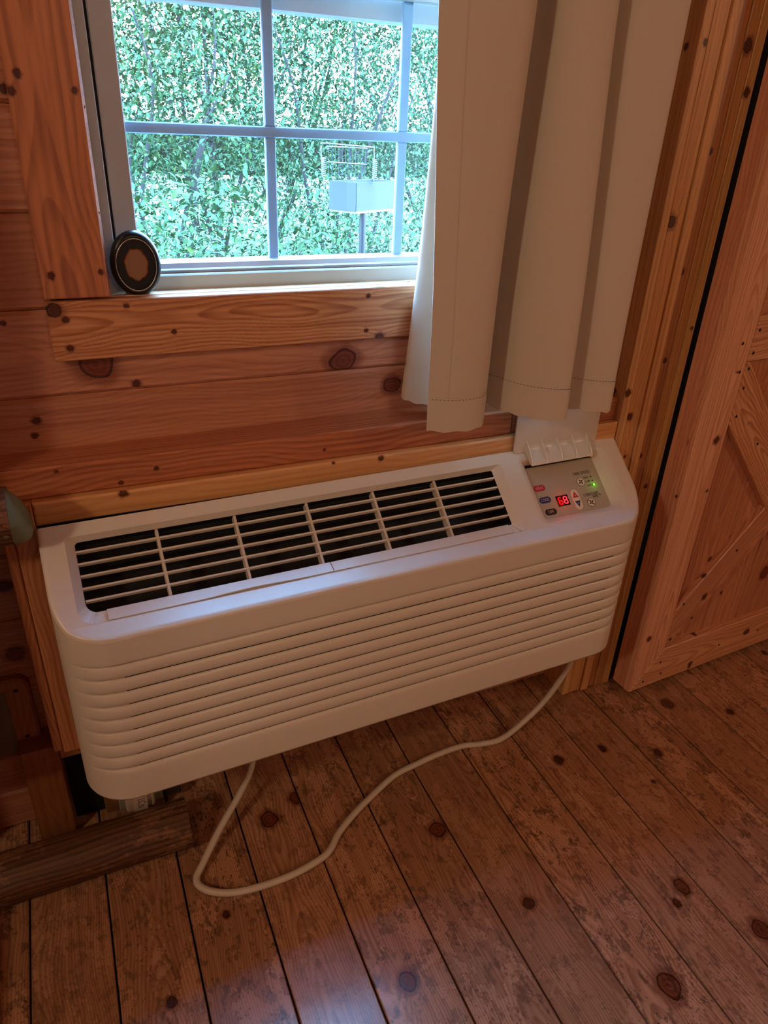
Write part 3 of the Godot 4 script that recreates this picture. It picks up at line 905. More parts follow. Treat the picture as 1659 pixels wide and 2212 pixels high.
	# the lid, swung up against the rail, and its ribbed hinge
	var lid := ac_put(ac, "control_lid", prism(rounded(0.8205, -0.004, 1.0165, 0.100, [0.008, 0.008, 0.008, 0.008]), 0.0, 0.0032, 0.0008), shade, Transform3D(Basis(Vector3(1, 0, 0), -0.02), Vector3(0, 0, 0.0035)))
	var tab := prism(rounded(1.0085, 0.048, 1.0125, 0.060, [0.0018, 0.0018, 0.0018, 0.0018]), 0.003, 0.0045, 0.0004)
	put(lid, "catch", tab, plastic)
	st = begin()
	var prof := [Vector2(0.010, 0.0070), Vector2(0.004, 0.0085), Vector2(-0.0010, 0.0125), Vector2(-0.0065, 0.0195), Vector2(-0.0120, 0.0265), Vector2(-0.0170, 0.0330), Vector2(-0.0195, 0.0345), Vector2(-0.0205, 0.0325), Vector2(-0.0165, 0.0260), Vector2(-0.0105, 0.0175), Vector2(-0.0045, 0.0095), Vector2(0.002, 0.0050), Vector2(0.010, 0.0042)]
	var sm := smooth(prof, 3)
	var hr := []
	for p in sm:
		hr.append(PackedVector3Array([Vector3(0.8460, p.x, p.y), Vector3(0.9890, p.x, p.y)]))
	sheet(st, hr, false)
	st.generate_normals()
	var hinge := begin()
	var cap := PackedVector2Array()
	for p in sm:
		cap.append(Vector2(p.y, p.x))
	cap.remove_at(cap.size() - 1)
	var hm: ArrayMesh = st.commit()
	for xx in [0.8460, 0.9890]:
		var idc := Geometry2D.triangulate_polygon(cap)
		for i in range(0, idc.size(), 3):
			tri(hinge, Vector3(xx, cap[idc[i]].y, cap[idc[i]].x), Vector3(xx, cap[idc[i + 1]].y, cap[idc[i + 1]].x), Vector3(xx, cap[idc[i + 2]].y, cap[idc[i + 2]].x), Vector3(signf(xx - 0.9), 0, 0))
	hm = hinge.commit(hm)
	var hp := ac_put(ac, "lid_hinge", hm, plastic)
	# curved gussets from the lid down to the hinge's front lip; the outline is in z and y, turned so that it stands across x
	var gus := PackedVector2Array()
	for p in smooth([Vector2(0.0062, 0.019), Vector2(0.0085, 0.0165), Vector2(0.0135, 0.0110), Vector2(0.0215, 0.0030), Vector2(0.0285, -0.0060), Vector2(0.0345, -0.0165)], 3):
		gus.append(p)
	for p in [Vector2(0.0320, -0.0168), Vector2(0.0255, -0.0120), Vector2(0.0185, -0.0065), Vector2(0.0115, -0.0012), Vector2(0.0080, 0.0030), Vector2(0.0064, 0.0095)]:
		gus.append(p)
	for xx in [0.8475, 0.8815, 0.9170, 0.9520, 0.9875]:
		put(hp, "gusset", prism(gus, -0.0011, 0.0011, 0.0), plastic, Transform3D(Basis(Vector3(0, 0, 1), Vector3(0, 1, 0), Vector3(-1, 0, 0)), Vector3(xx, 0, 0)))
	# the sleeve that runs back through the wall
	st = begin()
	for q in [[rect(0.02, AB + 0.004, AW - 0.02, -0.03)]]:
		prism_into(st, q[0], -0.105, 0.004, 0.0)
	ac_put(ac, "wall_sleeve", st.commit(), plain(Color(0.06, 0.06, 0.065), 0.7))

func small_light(parent: Node, at: Vector3, c: Color, energy: float, size: float) -> void:
	var o := OmniLight3D.new()
	o.name = "indicator_glow"
	o.light_color = c
	o.light_energy = energy
	o.light_size = size
	o.omni_range = 6.0
	o.omni_attenuation = 2.0
	o.shadow_enabled = true
	o.position = at
	parent.add_child(o, true)

func ring3(st: SurfaceTool, a: PackedVector3Array, b: PackedVector3Array, frame: Transform3D) -> void:
	var n := a.size()
	for i in n:
		var k := (i + 1) % n
		if a[i].is_equal_approx(b[i]) and a[k].is_equal_approx(b[k]):
			continue
		var nn := (a[k] - a[i]).cross(b[i] - a[i]) + (b[k] - a[k]).cross(b[i] - a[k])
		if nn.length() < 1e-12:
			continue
		nn = nn.normalized()
		var d := a[k] - a[i]
		if nn.dot(Vector3(-d.y, d.x, 0.001)) < 0:
			nn = -nn
		quad(st, frame * a[i], frame * a[k], frame * b[k], frame * b[i], frame.basis * nn)

func ring(st: SurfaceTool, a: PackedVector2Array, za: float, b: PackedVector2Array, zb: float, frame: Transform3D) -> void:
	# the band between two outlines of as many points, facing the middle and up
	var mid := Vector2.ZERO
	for p in b:
		mid += p / b.size()
	var n := a.size()
	for i in n:
		var k := (i + 1) % n
		var p := [Vector3(a[i].x, a[i].y, za), Vector3(a[k].x, a[k].y, za), Vector3(b[k].x, b[k].y, zb), Vector3(b[i].x, b[i].y, zb)]
		var nn: Vector3 = (p[1] - p[0]).cross(p[3] - p[0])
		if nn.length() < 1e-10:
			nn = (p[2] - p[1]).cross(p[3] - p[1])
		nn = nn.normalized()
		var d := (a[k] - a[i]) if a[k].distance_to(a[i]) > 1e-6 else (b[k] - b[i])
		if nn.dot(Vector3(-d.y, d.x, 0.001)) < 0:
			nn = -nn
		quad(st, frame * p[0], frame * p[1], frame * p[2], frame * p[3], frame.basis * nn)

func disc(x: float, y: float, r: float) -> PackedVector2Array:
	var out := PackedVector2Array()
	for i in 20:
		out.append(Vector2(x, y) + Vector2(r, 0).rotated(TAU * i / 20))
	return out

func words(parent: Node, text: String, height: float, at: Vector3, mat: Material, called := "lettering", turn := Basis()) -> MeshInstance3D:
	var t := TextMesh.new()
	var f := SystemFont.new()
	f.font_names = PackedStringArray(["Droid Sans"])
	t.font = f
	t.text = text
	t.font_size = 32
	t.pixel_size = height / 24.0
	t.depth = 0.0002
	t.horizontal_alignment = HORIZONTAL_ALIGNMENT_CENTER
	t.vertical_alignment = VERTICAL_ALIGNMENT_CENTER
	return put(parent, called, t, mat, Transform3D(turn, at))

# ---------------------------------------------------------------- power cord
func make_power_cord() -> void:
	var cord := thing("power_cord", "thick white power cord looping across the floor boards under the air conditioner", "cord")
	var white := plain(Color(0.80, 0.74, 0.66), 0.45)
	var pts := [Vector3(1.030, 0.250, 0.062), Vector3(1.020, 0.215, 0.067), Vector3(1.005, 0.150, 0.065), Vector3(0.968, 0.075, 0.060), Vector3(0.915, 0.028, 0.062), Vector3(0.850, 0.0085, 0.074), Vector3(0.800, 0.0075, 0.070), Vector3(0.757, 0.0075, 0.060), Vector3(0.700, 0.0075, 0.061), Vector3(0.639, 0.0075, 0.069), Vector3(0.578, 0.0075, 0.081), Vector3(0.500, 0.0075, 0.119),
		Vector3(0.455, 0.0075, 0.145), Vector3(0.420, 0.0075, 0.170), Vector3(0.398, 0.0075, 0.193), Vector3(0.375, 0.0075, 0.207), Vector3(0.320, 0.0075, 0.219), Vector3(0.259, 0.0075, 0.221), Vector3(0.202, 0.0075, 0.213), Vector3(0.162, 0.0075, 0.192), Vector3(0.148, 0.0085, 0.166), Vector3(0.166, 0.014, 0.140), Vector3(0.209, 0.032, 0.092), Vector3(0.252, 0.052, 0.053), Vector3(0.288, 0.075, 0.017), Vector3(0.300, 0.110, -0.002), Vector3(0.290, 0.150, -0.012), Vector3(0.255, 0.172, -0.018), Vector3(0.200, 0.168, -0.020), Vector3(0.140, 0.145, -0.014), Vector3(0.090, 0.118, -0.004), Vector3(0.078, 0.095, -0.001)]
	put(cord, "cable", tube(smooth(pts, 6), 0.0066, 12), white)
	# the block-shaped safety plug at its end
	var plug := put(cord, "plug", prism(rounded(0.050, 0.032, 0.104, 0.100, [0.007, 0.007, 0.004, 0.004]), -0.030, -0.006, 0.003), plain(Color(0.80, 0.70, 0.63), 0.45))
	put(plug, "plug_ridge", prism(rounded(0.0655, 0.028, 0.0905, 0.102, [0.003, 0.003, 0.002, 0.002]), -0.030, 0.0015, 0.0016), plain(Color(0.82, 0.72, 0.65), 0.45))
	words(plug, "ICs", 0.0135, Vector3(0.0785, 0.058, 0.0017), plain(Color(0.42, 0.30, 0.25), 0.6), "lettering", Basis(Vector3(0, 0, 1), -PI / 2))

# ---------------------------------------------------------------- curtain
func make_curtain() -> void:
	var c := thing("curtain", "off white cloth curtain hanging in deep folds over the window's edge", "curtain")
	# the hem and the section at the top of the picture: x, z, and for the hem its height
	var hem := [Vector3(0.604, 0.787, 0.066), Vector3(0.645, 0.786, 0.082), Vector3(0.690, 0.787, 0.082), Vector3(0.712, 0.790, 0.060), Vector3(0.703, 0.794, 0.030), Vector3(0.655, 0.799, 0.000), Vector3(0.622, 0.803, -0.022), Vector3(0.609, 0.806, -0.040), Vector3(0.622, 0.806, -0.053), Vector3(0.680, 0.803, -0.045), Vector3(0.730, 0.801, -0.010),
		Vector3(0.752, 0.800, 0.034), Vector3(0.772, 0.799, 0.078), Vector3(0.806, 0.797, 0.106), Vector3(0.840, 0.796, 0.116), Vector3(0.848, 0.798, 0.098), Vector3(0.852, 0.800, 0.062), Vector3(0.870, 0.800, 0.072), Vector3(0.900, 0.800, 0.098), Vector3(0.932, 0.799, 0.112), Vector3(0.944, 0.799, 0.100), Vector3(0.956, 0.799, 0.05), Vector3(0.975, 0.799, -0.02), Vector3(0.980, 0.799, -0.055)]
	var mid := [Vector3(0.597, 1.385, 0.030), Vector3(0.650, 1.385, 0.050), Vector3(0.715, 1.385, 0.054), Vector3(0.738, 1.385, 0.034), Vector3(0.724, 1.385, 0.010), Vector3(0.680, 1.385, -0.004), Vector3(0.645, 1.385, -0.014), Vector3(0.632, 1.385, -0.026), Vector3(0.648, 1.385, -0.038), Vector3(0.700, 1.385, -0.036), Vector3(0.748, 1.385, -0.022),
		Vector3(0.772, 1.385, -0.006), Vector3(0.792, 1.385, 0.030), Vector3(0.830, 1.385, 0.050), Vector3(0.866, 1.385, 0.052), Vector3(0.874, 1.385, 0.032), Vector3(0.878, 1.385, -0.016), Vector3(0.890, 1.385, -0.002), Vector3(0.916, 1.385, 0.036), Vector3(0.985, 1.385, 0.052), Vector3(0.998, 1.385, 0.040), Vector3(1.008, 1.385, 0.01), Vector3(1.015, 1.385, -0.03), Vector3(1.018, 1.385, -0.055)]
	var a := smooth(hem, 8)
	var b := smooth(mid, 8)
	var n := a.size()
	var heights := [-0.001, 0.0, 0.015, 0.035, 0.0555, 0.057, 0.075, 0.11, 0.16, 0.22, 0.29, 0.37, 0.46, 0.55, 0.64, 0.75, 0.86, 1.0, 1.1, 1.2, 1.25, 1.27]
	var at := func(i: int, h: float) -> Vector3:
		var p: Vector3 = a[i]
		var q: Vector3 = b[i]
		var s := h / (q.y - p.y)
		var wob := Vector3(sin(h * 7.0 + i * 0.11) * 0.0022, 0, sin(h * 5.3 + i * 0.17 + 1.0) * 0.0028)
		var f := s if s < 1.0 else 1.0 + (s - 1.0) * 0.35
		# the back fold flares only near the hem
		var ease := lerpf(f, 1.0 - pow(1.0 - minf(f, 1.0), 1.6), 0.5) if i > 34 and i < 84 and f < 1.0 else f
		var o := p.lerp(q, ease)
		o.y = p.y + h
		return o + wob * minf(1.0, s * 3.0)
	var normal := func(i: int, h: float) -> Vector3:
		var d: Vector3 = at.call(mini(i + 1, n - 1), h) - at.call(maxi(i - 1, 0), h)
		return Vector3(-d.z, 0, d.x).normalized()
	var build := func(h0: int, h1: int, thick: float) -> ArrayMesh:
		var st := begin()
		var front := []
		var back := []
		for j in range(h0, h1):
			var r0 := PackedVector3Array()
			var r1 := PackedVector3Array()
			for i in n:
				var p: Vector3 = at.call(i, maxf(heights[j], 0.0) + (0.0012 * sin(i * 0.9) if j <= 1 else 0.0))
				var m: Vector3 = normal.call(i, heights[j])
				r0.append(p + m * thick)
				r1.append(p - m * thick)
			front.append(r0)
			back.append(r1)
		sheet(st, front, true)
		sheet(st, back, false)
		# close the lower edge and the two side edges
		sheet(st, [back[0], front[0]], true, [7])
		for e in [0, n - 1]:
			var f := PackedVector3Array()
			var g := PackedVector3Array()
			for j in front.size():
				f.append(front[j][e])
				g.append(back[j][e])
			sheet(st, [f, g], e == 0, [8])
		st.generate_normals()
		return st.commit()
	var cloth := plain(Color(0.80, 0.745, 0.665), 0.85)
	cloth.backlight_enabled = true
	cloth.backlight = Color(0.22, 0.21, 0.19)
	put(c, "cloth", build.call(5, heights.size(), 0.0007), cloth)
	put(c, "hem", build.call(1, 6, 0.0015), cloth)
	# stitching along the hem: many tiny stitches
	var st := begin()
	for i in range(2, n - 2, 1):
		var p: Vector3 = at.call(i, 0.0535)
		var d: Vector3 = at.call(i + 1, 0.0535) - at.call(i - 1, 0.0535)
		var m: Vector3 = normal.call(i, 0.0535)
		var dd := d.normalized() * 0.0016
		var q := p + m * 0.0017
		quad(st, q - dd - Vector3(0, 0.0006, 0), q + dd - Vector3(0, 0.0006, 0), q + dd + Vector3(0, 0.0006, 0), q - dd + Vector3(0, 0.0006, 0), m)
	var sw := put(c, "stitching", st.commit(), plain(Color(0.50, 0.40, 0.32), 0.9))
	sw.set_meta("kind", "stuff")
	var seam := []
	for j in range(1, heights.size()):
		seam.append(at.call(6, heights[j]) + normal.call(6, heights[j]) * 0.0008)
	put(c, "side_seam", tube(seam, 0.0007, 6), cloth)
	var rod := thing("curtain_rod", "dark metal curtain rod above the window on two brackets", "curtain rod")
	put(rod, "rod", tube([Vector3(0.02, 2.13, 0.025), Vector3(1.06, 2.13, 0.025)], 0.008), plain(Color(0.06, 0.055, 0.05), 0.4, 0.6))
	for x in [0.04, 1.055]:
		put(rod, "bracket", tube([Vector3(x, 2.13, -0.0595), Vector3(x, 2.13, 0.018)], 0.006), plain(Color(0.06, 0.055, 0.05), 0.4, 0.6))
	var loop := []
	for i in 25:
		loop.append(Vector3(0, sin(TAU * i / 24), cos(TAU * i / 24)) * 0.024)
	var rm := tube(loop, 0.002, 8)
	for i in 8:
		put(rod, "ring", rm, plain(Color(0.06, 0.055, 0.05), 0.4, 0.6), Transform3D(Basis(), Vector3(lerpf(0.62, 0.99, i / 7.0), 2.115, 0.025)))

# ---------------------------------------------------------------- outlets
func make_outlets() -> void:
	# the outlet that the air conditioner is plugged into, low on the wall
	var o := thing("wall_outlet", "grey power outlet box on a brown wood block below the air conditioner", "outlet")
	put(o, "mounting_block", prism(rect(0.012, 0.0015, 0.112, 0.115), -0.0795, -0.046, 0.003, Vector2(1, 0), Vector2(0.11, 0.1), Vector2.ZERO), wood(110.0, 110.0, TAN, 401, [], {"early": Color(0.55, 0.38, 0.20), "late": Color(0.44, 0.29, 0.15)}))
	put(o, "box", prism(rounded(0.038, 0.018, 0.120, 0.125, [0.003, 0.003, 0.003, 0.003]), -0.0455, -0.031, 0.002), plain(Color(0.60, 0.60, 0.52), 0.5))
	put(o, "dark_block", prism(rect(0.122, 0.020, 0.156, 0.12), -0.0795, -0.03, 0.002), plain(Color(0.20, 0.16, 0.15), 0.6))  # plain dark block beside the outlet box
	# the wood-framed outlet plate on the wall to the left
	var p := thing("outlet_cover", "rounded wooden outlet plate with a grey insert and two screws, low on the wall", "outlet")
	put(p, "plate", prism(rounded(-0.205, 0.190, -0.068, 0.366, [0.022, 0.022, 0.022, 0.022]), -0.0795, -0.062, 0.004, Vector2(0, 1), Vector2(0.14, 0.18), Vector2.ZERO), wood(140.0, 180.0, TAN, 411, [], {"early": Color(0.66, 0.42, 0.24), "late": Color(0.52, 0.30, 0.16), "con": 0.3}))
	put(p, "insert", prism(rounded(-0.172, 0.200, -0.106, 0.345, [0.003, 0.003, 0.003, 0.003]), -0.063, -0.0605, 0.001), plain(Color(0.44, 0.38, 0.31), 0.5))
	var screw := lathe([Vector2(0.0, 0.0012), Vector2(0.002, 0.0012), Vector2(0.0036, 0.0006), Vector2(0.0038, 0.0)], 12)
	for q in [Vector2(-0.0895, 0.342), Vector2(-0.0895, 0.236)]:
		put(p, "screw", screw, plain(Color(0.08, 0.05, 0.035), 0.5), Transform3D(Basis(Vector3(1, 0, 0), PI / 2), Vector3(q.x, q.y, -0.062)))

# ---------------------------------------------------------------- the round thing on the sill
func make_ornament() -> void:
	var o := thing("desk_gadget", "small round black stand-up gadget with a silver ring and tan face on the window sill", "gadget", Vector3(0.1935, 0.9938, -0.0865))
	var body := plain(Color(0.022, 0.025, 0.032), 0.32)
	var r := 0.0375
	# lathed round z, the foot cut flat
	var face := Basis(Vector3(1, 0, 0), PI / 2)
	var st := begin()
	var rows := []
	for p in [Vector2(0.0, -0.0125), Vector2(0.024, -0.0125), Vector2(0.033, -0.0105), Vector2(0.0368, -0.005), Vector2(0.0375, 0.001), Vector2(0.0362, 0.0065), Vector2(0.0335, 0.0102), Vector2(0.0305, 0.0116), Vector2(0.0290, 0.0105)]:
		var row := PackedVector3Array()
		for k in 49:
			var a := TAU * k / 48
			row.append(Vector3(cos(a) * p.x, maxf(sin(a) * p.x, -0.0345), p.y))
		rows.append(row)
	sheet(st, rows, false)
	st.generate_normals()
	put(o, "body", st.commit(), body, Transform3D(Basis.from_scale(Vector3(0.94, 1.22, 1)), Vector3(0, 0.0421, 0)))
	var rg := begin()
	rows = []
	for k in 13:
		var a := TAU * k / 12
		var row := PackedVector3Array()
		for i in 49:
			var b := TAU * i / 48
			row.append(Vector3(cos(b) * 0.94, sin(b) * 1.22, 0) * (0.0292 + cos(a) * 0.0008) + Vector3(0, 0.0421, 0.0112 + sin(a) * 0.0008))
		rows.append(row)
	sheet(rg, rows, true)
	rg.generate_normals()
	put(o, "ring", rg.commit(), plain(Color(0.75, 0.74, 0.72), 0.25, 0.9))
	put(o, "dial", prism(disc(0, 0, 0.0287), 0.004, 0.0085, 0.0004), plain(Color(0.045, 0.042, 0.045), 0.4), Transform3D(Basis.from_scale(Vector3(0.94, 1.22, 1)), Vector3(0, 0.0421, 0)))
	var blob := PackedVector2Array()
	for i in 40:
		var a := TAU * i / 40
		blob.append(Vector2(cos(a) * 0.0162, sin(a) * 0.0222) * (1.0 + 0.03 * sin(a * 7.0) + 0.02 * sin(a * 13.0 + 1.0)) + Vector2(0.0005, 0.0421))
	var rimm := put(o, "face", prism(blob, 0.008, 0.0092, 0.0005), plain(Color(0.50, 0.26, 0.10), 0.3))
	put(rimm, "face_centre", prism(inset(ccw(blob), 0.0016), 0.0085, 0.0096, 0.0004), plain(Color(0.55, 0.39, 0.28), 0.45))

# ---------------------------------------------------------------- log furniture
func log_mesh(length: float, r: float, seed_: int, cut := 0.0, squash := 1.0) -> ArrayMesh:
	# lies along x from 0 to length, with hewn unevenness; the far end may be cut at a slant
	var n := FastNoiseLite.new()
	n.seed = seed_
	n.frequency = 1.0
	var st := begin()
	var rows := []
	var sides := 40
	var steps := maxi(8, int(length / 0.012))
	for i in steps + 1:
		var row := PackedVector3Array()
		for k in sides + 1:
			var a := TAU * k / sides
			var rr := r * (1.0 + 0.05 * n.get_noise_2d(cos(a) * 1.4 + 5.0, sin(a) * 1.4 + i * 0.05) + 0.025 * n.get_noise_2d(cos(a) * 6.0, sin(a) * 6.0 + i * 0.12))
			var y := sin(a) * rr * squash
			var z := cos(a) * rr
			var x := length * i / steps
			x -= cut * (y + z * 0.6 + r) * pow(float(i) / steps, 8.0)
			row.append(Vector3(x, y, z))
		rows.append(row)
	for j in rows.size() - 1:
		st.set_smooth_group(0)
		for i in sides:
			var q := [rows[j][i], rows[j][i + 1], rows[j + 1][i + 1], rows[j + 1][i]]
			for t in [0, 1, 2, 0, 2, 3]:
				st.set_uv(Vector2(float(i + (1 if t in [1, 2] else 0)) / sides, length * (j + (1 if t >= 2 else 0)) / steps / 0.8))
				st.add_vertex(q[t])
	for e in [0, rows.size() - 1]:
		st.set_smooth_group(-1)
		var mid := Vector3.ZERO
		for k in sides:
			mid += rows[e][k] / sides
		for k in sides:
			for v in ([mid, rows[e][k + 1], rows[e][k]] if e == 0 else [mid, rows[e][k], rows[e][k + 1]]):
				st.set_uv(Vector2(v.z, v.y) * 3.0)
				st.add_vertex(v)
	st.generate_normals()
	return st.commit()

func make_bed() -> void:
	var lw := wood(280.0, 800.0, {"early": Color(0.43, 0.27, 0.13), "late": Color(0.22, 0.13, 0.07)}, 501, [[120, 390, 8], [70, 130, 6], [200, 250, 9]], {"per": 9.0, "con": 0.5, "wear": 0.4, "relief": 0.3, "rough": 0.6})
	var g := thing("floor_log", "rough dark hewn log with a square end lying on the floor below the outlet", "log", Vector3(-0.62, 0.043, 0.064))
	put(g, "log_body", log_mesh(0.775, 0.046, 3, 0.0, 0.93), lw)
	var b := thing("log_bed", "log bed, out of view but for a rail that ends in a greenish slanted cut beside the air conditioner's top", "bed", Vector3(-0.9, 0, 0.06))
	var r := put(b, "rail", log_mesh(0.878, 0.040, 9, 0.0, 1.0), lw, Transform3D(Basis(Vector3(0, 0, 1), 0.0), Vector3(0.0, 0.738, 0.0)))
	var cap := begin()
	var rows := []
	for q in [[0.0, 0.040], [0.008, 0.0395], [0.016, 0.036], [0.021, 0.029], [0.0225, 0.015], [0.0228, 0.0]]:
		var row := PackedVector3Array()
		for k in 25:
			var a := TAU * k / 24
			row.append(Vector3(q[0] - 0.35 * (sin(a) * q[1] + cos(a) * q[1] * 0.4) , sin(a) * q[1], cos(a) * q[1]))
		rows.append(row)
	sheet(cap, rows, false)
	cap.generate_normals()
	put(r, "cut_end", cap.commit(), plain(Color(0.44, 0.44, 0.28), 0.5), Transform3D(Basis(), Vector3(0.870, 0, 0)))
	var dark := plain(Color(0.07, 0.075, 0.10), 0.95)
	put(b, "unseen_headboard", prism(rect(-0.55, 0.3, 0.77, 1.38), -0.045, 0.03, 0.01, Vector2(0, 1), Vector2(0.28, 0.6)), lw)  # out of view, placed to keep the pendant's light off the wall's left
	put(b, "post", tube([Vector3(0.55, 0.0, 0.0), Vector3(0.55, 0.80, 0.0)], 0.045, 20), lw)
	put(b, "post", tube([Vector3(-0.55, 0.0, 0.0), Vector3(-0.55, 0.80, 0.0)], 0.045, 20), lw)
	put(b, "unseen_mattress", prism(rounded(-0.60, -1.36, 0.60, -0.05, [0.05, 0.05, 0.05, 0.05]), 0.06, 0.185, 0.03), plain(Color(0.6, 0.57, 0.52), 0.9), Transform3D(FLOOR_TURN, Vector3.ZERO))
	put(b, "unseen_blanket", prism(rounded(-0.62, -1.38, 0.62, -0.04, [0.05, 0.05, 0.05, 0.05]), 0.03, 0.205, 0.03), dark, Transform3D(FLOOR_TURN, Vector3.ZERO))  # low bedding out of view, placed to darken the floor's left edge

# ---------------------------------------------------------------- lamps outside the picture
func make_lamps() -> void:
	var warm := Color(1.0, 0.90, 0.76)
	var a := thing("unseen_floor_lamp", "standing lamp with a warm glass globe, unseen behind the viewer, lighting the window wall", "lamp", Vector3(0.62, 0.001, 2.9))  # unseen, placed to light the window wall from behind the viewer
	var iron := plain(Color(0.1, 0.08, 0.06), 0.5)
	put(a, "base", lathe([Vector2(0.0, 0.03), Vector2(0.12, 0.025), Vector2(0.14, 0.01), Vector2(0.14, 0.0), Vector2(0.0, 0.0)]), iron)
	put(a, "pole", tube([Vector3(0, 0.02, 0), Vector3(0, 1.66, 0)], 0.012), iron)
	put(a, "lamp_globe", lathe([Vector2(0.0, 1.93), Vector2(0.08, 1.90), Vector2(0.125, 1.80), Vector2(0.09, 1.69), Vector2(0.0, 1.65)]), glow(warm, 1.5))
	lamp(a, Vector3(0, 1.79, 0), warm, 0.58, 0.12)
	var w := thing("unseen_wall_lamp", "wall lamp with a warm glass globe, unseen on the wall beyond the barn door, lighting the door face", "lamp", Vector3(3.04, 1.75, 1.9))  # unseen, placed to light the barn door's face from the right
	put(w, "arm", tube([Vector3(0, 0, 0), Vector3(-0.10, 0, 0), Vector3(-0.15, 0.04, 0)], 0.012), iron)
	put(w, "lamp_globe", lathe([Vector2(0.0, 0.02), Vector2(0.06, 0.04), Vector2(0.09, 0.11), Vector2(0.07, 0.18), Vector2(0.0, 0.21)]), glow(warm, 1.5), Transform3D(Basis(), Vector3(-0.15, 0, 0)))
	lamp(w, Vector3(-0.15, 0.11, 0), warm, 0.62, 0.08)
	var b := thing("unseen_pendant_lamp", "unseen warm glass globe lamp hanging over the bed, lighting the log and floor", "lamp", Vector3(-1.4, 2.45, 1.25))  # unseen, placed to light the log and floor from the left
	put(b, "stem", tube([Vector3(0, 0, 0), Vector3(0, -0.58, 0)], 0.006), plain(Color(0.1, 0.08, 0.06), 0.5))
	put(b, "lamp_globe", lathe([Vector2(0.0, -0.57), Vector2(0.06, -0.59), Vector2(0.09, -0.66), Vector2(0.07, -0.73), Vector2(0.0, -0.76)]), glow(warm, 1.5))
	lamp(b, Vector3(0, -0.66, 0), warm, 0.90, 0.08)

func make_shade_blocker() -> void:
	var o := thing("unseen_shade_blocker", "tall pine wardrobe with two doors, out of view, placed to darken the wall left of the window", "unseen_shade_blocker", Vector3(-0.165, 0.001, 1.85))  # out of view, placed to darken the wall left of the window
	var m := wood(500.0, 600.0, PINE, 611, [], {"ppm": 0.5})
	put(o, "body", prism(rect(-0.55, 0.0, 0.55, 1.85), -0.22, 0.30, 0.004, Vector2(0, 1), Vector2(0.5, 0.6)), m)
	for x in [-0.275, 0.275]:
		var d := put(o, "door", prism(rect(x - 0.268, 0.06, x + 0.268, 1.80), 0.30, 0.32, 0.004, Vector2(0, 1), Vector2(0.5, 0.6)), m)
		put(d, "knob", lathe([Vector2(0.0, 0.03), Vector2(0.012, 0.028), Vector2(0.016, 0.018), Vector2(0.008, 0.006), Vector2(0.008, 0.0)], 16), plain(Color(0.2, 0.15, 0.1), 0.4), Transform3D(Basis(Vector3(1, 0, 0), PI / 2), Vector3(-x * 0.16, 0.95, 0.32)))

# ---------------------------------------------------------------- outside
func leaf_mesh() -> ArrayMesh:
	var st := begin()
	var p := [Vector3(0, -0.5, 0), Vector3(-0.24, -0.1, 0.07), Vector3(0.24, -0.1, 0.07), Vector3(0, -0.1, 0), Vector3(-0.18, 0.25, 0.06), Vector3(0.18, 0.25, 0.06), Vector3(0, 0.25, -0.03), Vector3(0, 0.55, -0.12)]
	for t in [[0, 1, 3], [0, 3, 2], [1, 4, 6], [1, 6, 3], [3, 6, 5], [3, 5, 2], [4, 7, 6], [6, 7, 5]]:
		for i in t:
			st.add_vertex(p[i])
	st.generate_normals()
	return st.commit()

func shrub(called: String, label: String, at: Vector3, reach: Vector3, count: int, size: float, tint: Color, leaf: Mesh, mat: Material, bark: Material, seed_: int, category := "shrub") -> void:
	var o := thing(called, label, category, at, "")
	var r := RandomNumberGenerator.new()
	r.seed = seed_
	# stems from the foot up into the crown
	var st := begin()
	for k in 5:
		var top := Vector3(r.randf_range(-0.7, 0.7) * reach.x, reach.y * r.randf_range(1.0, 1.7), r.randf_range(-0.6, 0.6) * reach.z)
		var path := smooth([Vector3(r.randf_range(-0.1, 0.1), 0, r.randf_range(-0.1, 0.1)), top * 0.4 + Vector3(r.randf_range(-0.1, 0.1), 0.1, 0), top * 0.75 + Vector3(r.randf_range(-0.15, 0.15), 0.1, 0), top], 4)
		var m := tube(path, 0.012 * reach.y, 7, 1.0, range(path.size()).map(func(i: int) -> float: return 1.0 - 0.75 * i / path.size()))
		st.append_from(m, 0, Transform3D())
	put(o, "stem", st.commit(), bark)
	var mm := MultiMesh.new()
	mm.transform_format = MultiMesh.TRANSFORM_3D
	mm.use_colors = true
	mm.mesh = leaf
	mm.instance_count = count
	# leaves sit in sprays: clusters round twig ends
	var twigs := []
	for k in int(count / 26.0) + 1:
		var v := Vector3(r.randfn(), r.randfn(), r.randfn()).normalized() * pow(r.randf(), 0.45)
		twigs.append(Vector3(v.x * reach.x, reach.y * 1.05 + v.y * reach.y, v.z * reach.z))
	for i in count:
		var tw: Vector3 = twigs[i % twigs.size()]
		var p := tw + Vector3(r.randfn(), r.randfn() * 0.7, r.randfn()) * size * 2.3
		var s := size * 0.68 * r.randf_range(0.6, 1.35)
		var b := Basis.from_euler(Vector3(r.randf_range(-1.9, -0.2), r.randf_range(-PI, PI), r.randf_range(-0.8, 0.8))).scaled(Vector3(s, s, s))
		mm.set_instance_transform(i, Transform3D(b, p))
		var v := r.randf_range(0.6, 1.35)
		var y := r.randf() * r.randf()
		mm.set_instance_color(i, Color(tint.r * v * (1.0 + 0.9 * y), tint.g * v * (1.0 + 0.25 * y), tint.b * v * (1.0 - 0.4 * y)))
	var f := MultiMeshInstance3D.new()
	f.name = "foliage"
	f.multimesh = mm
	f.material_override = mat
	f.set_meta("kind", "stuff")
	o.add_child(f, true)

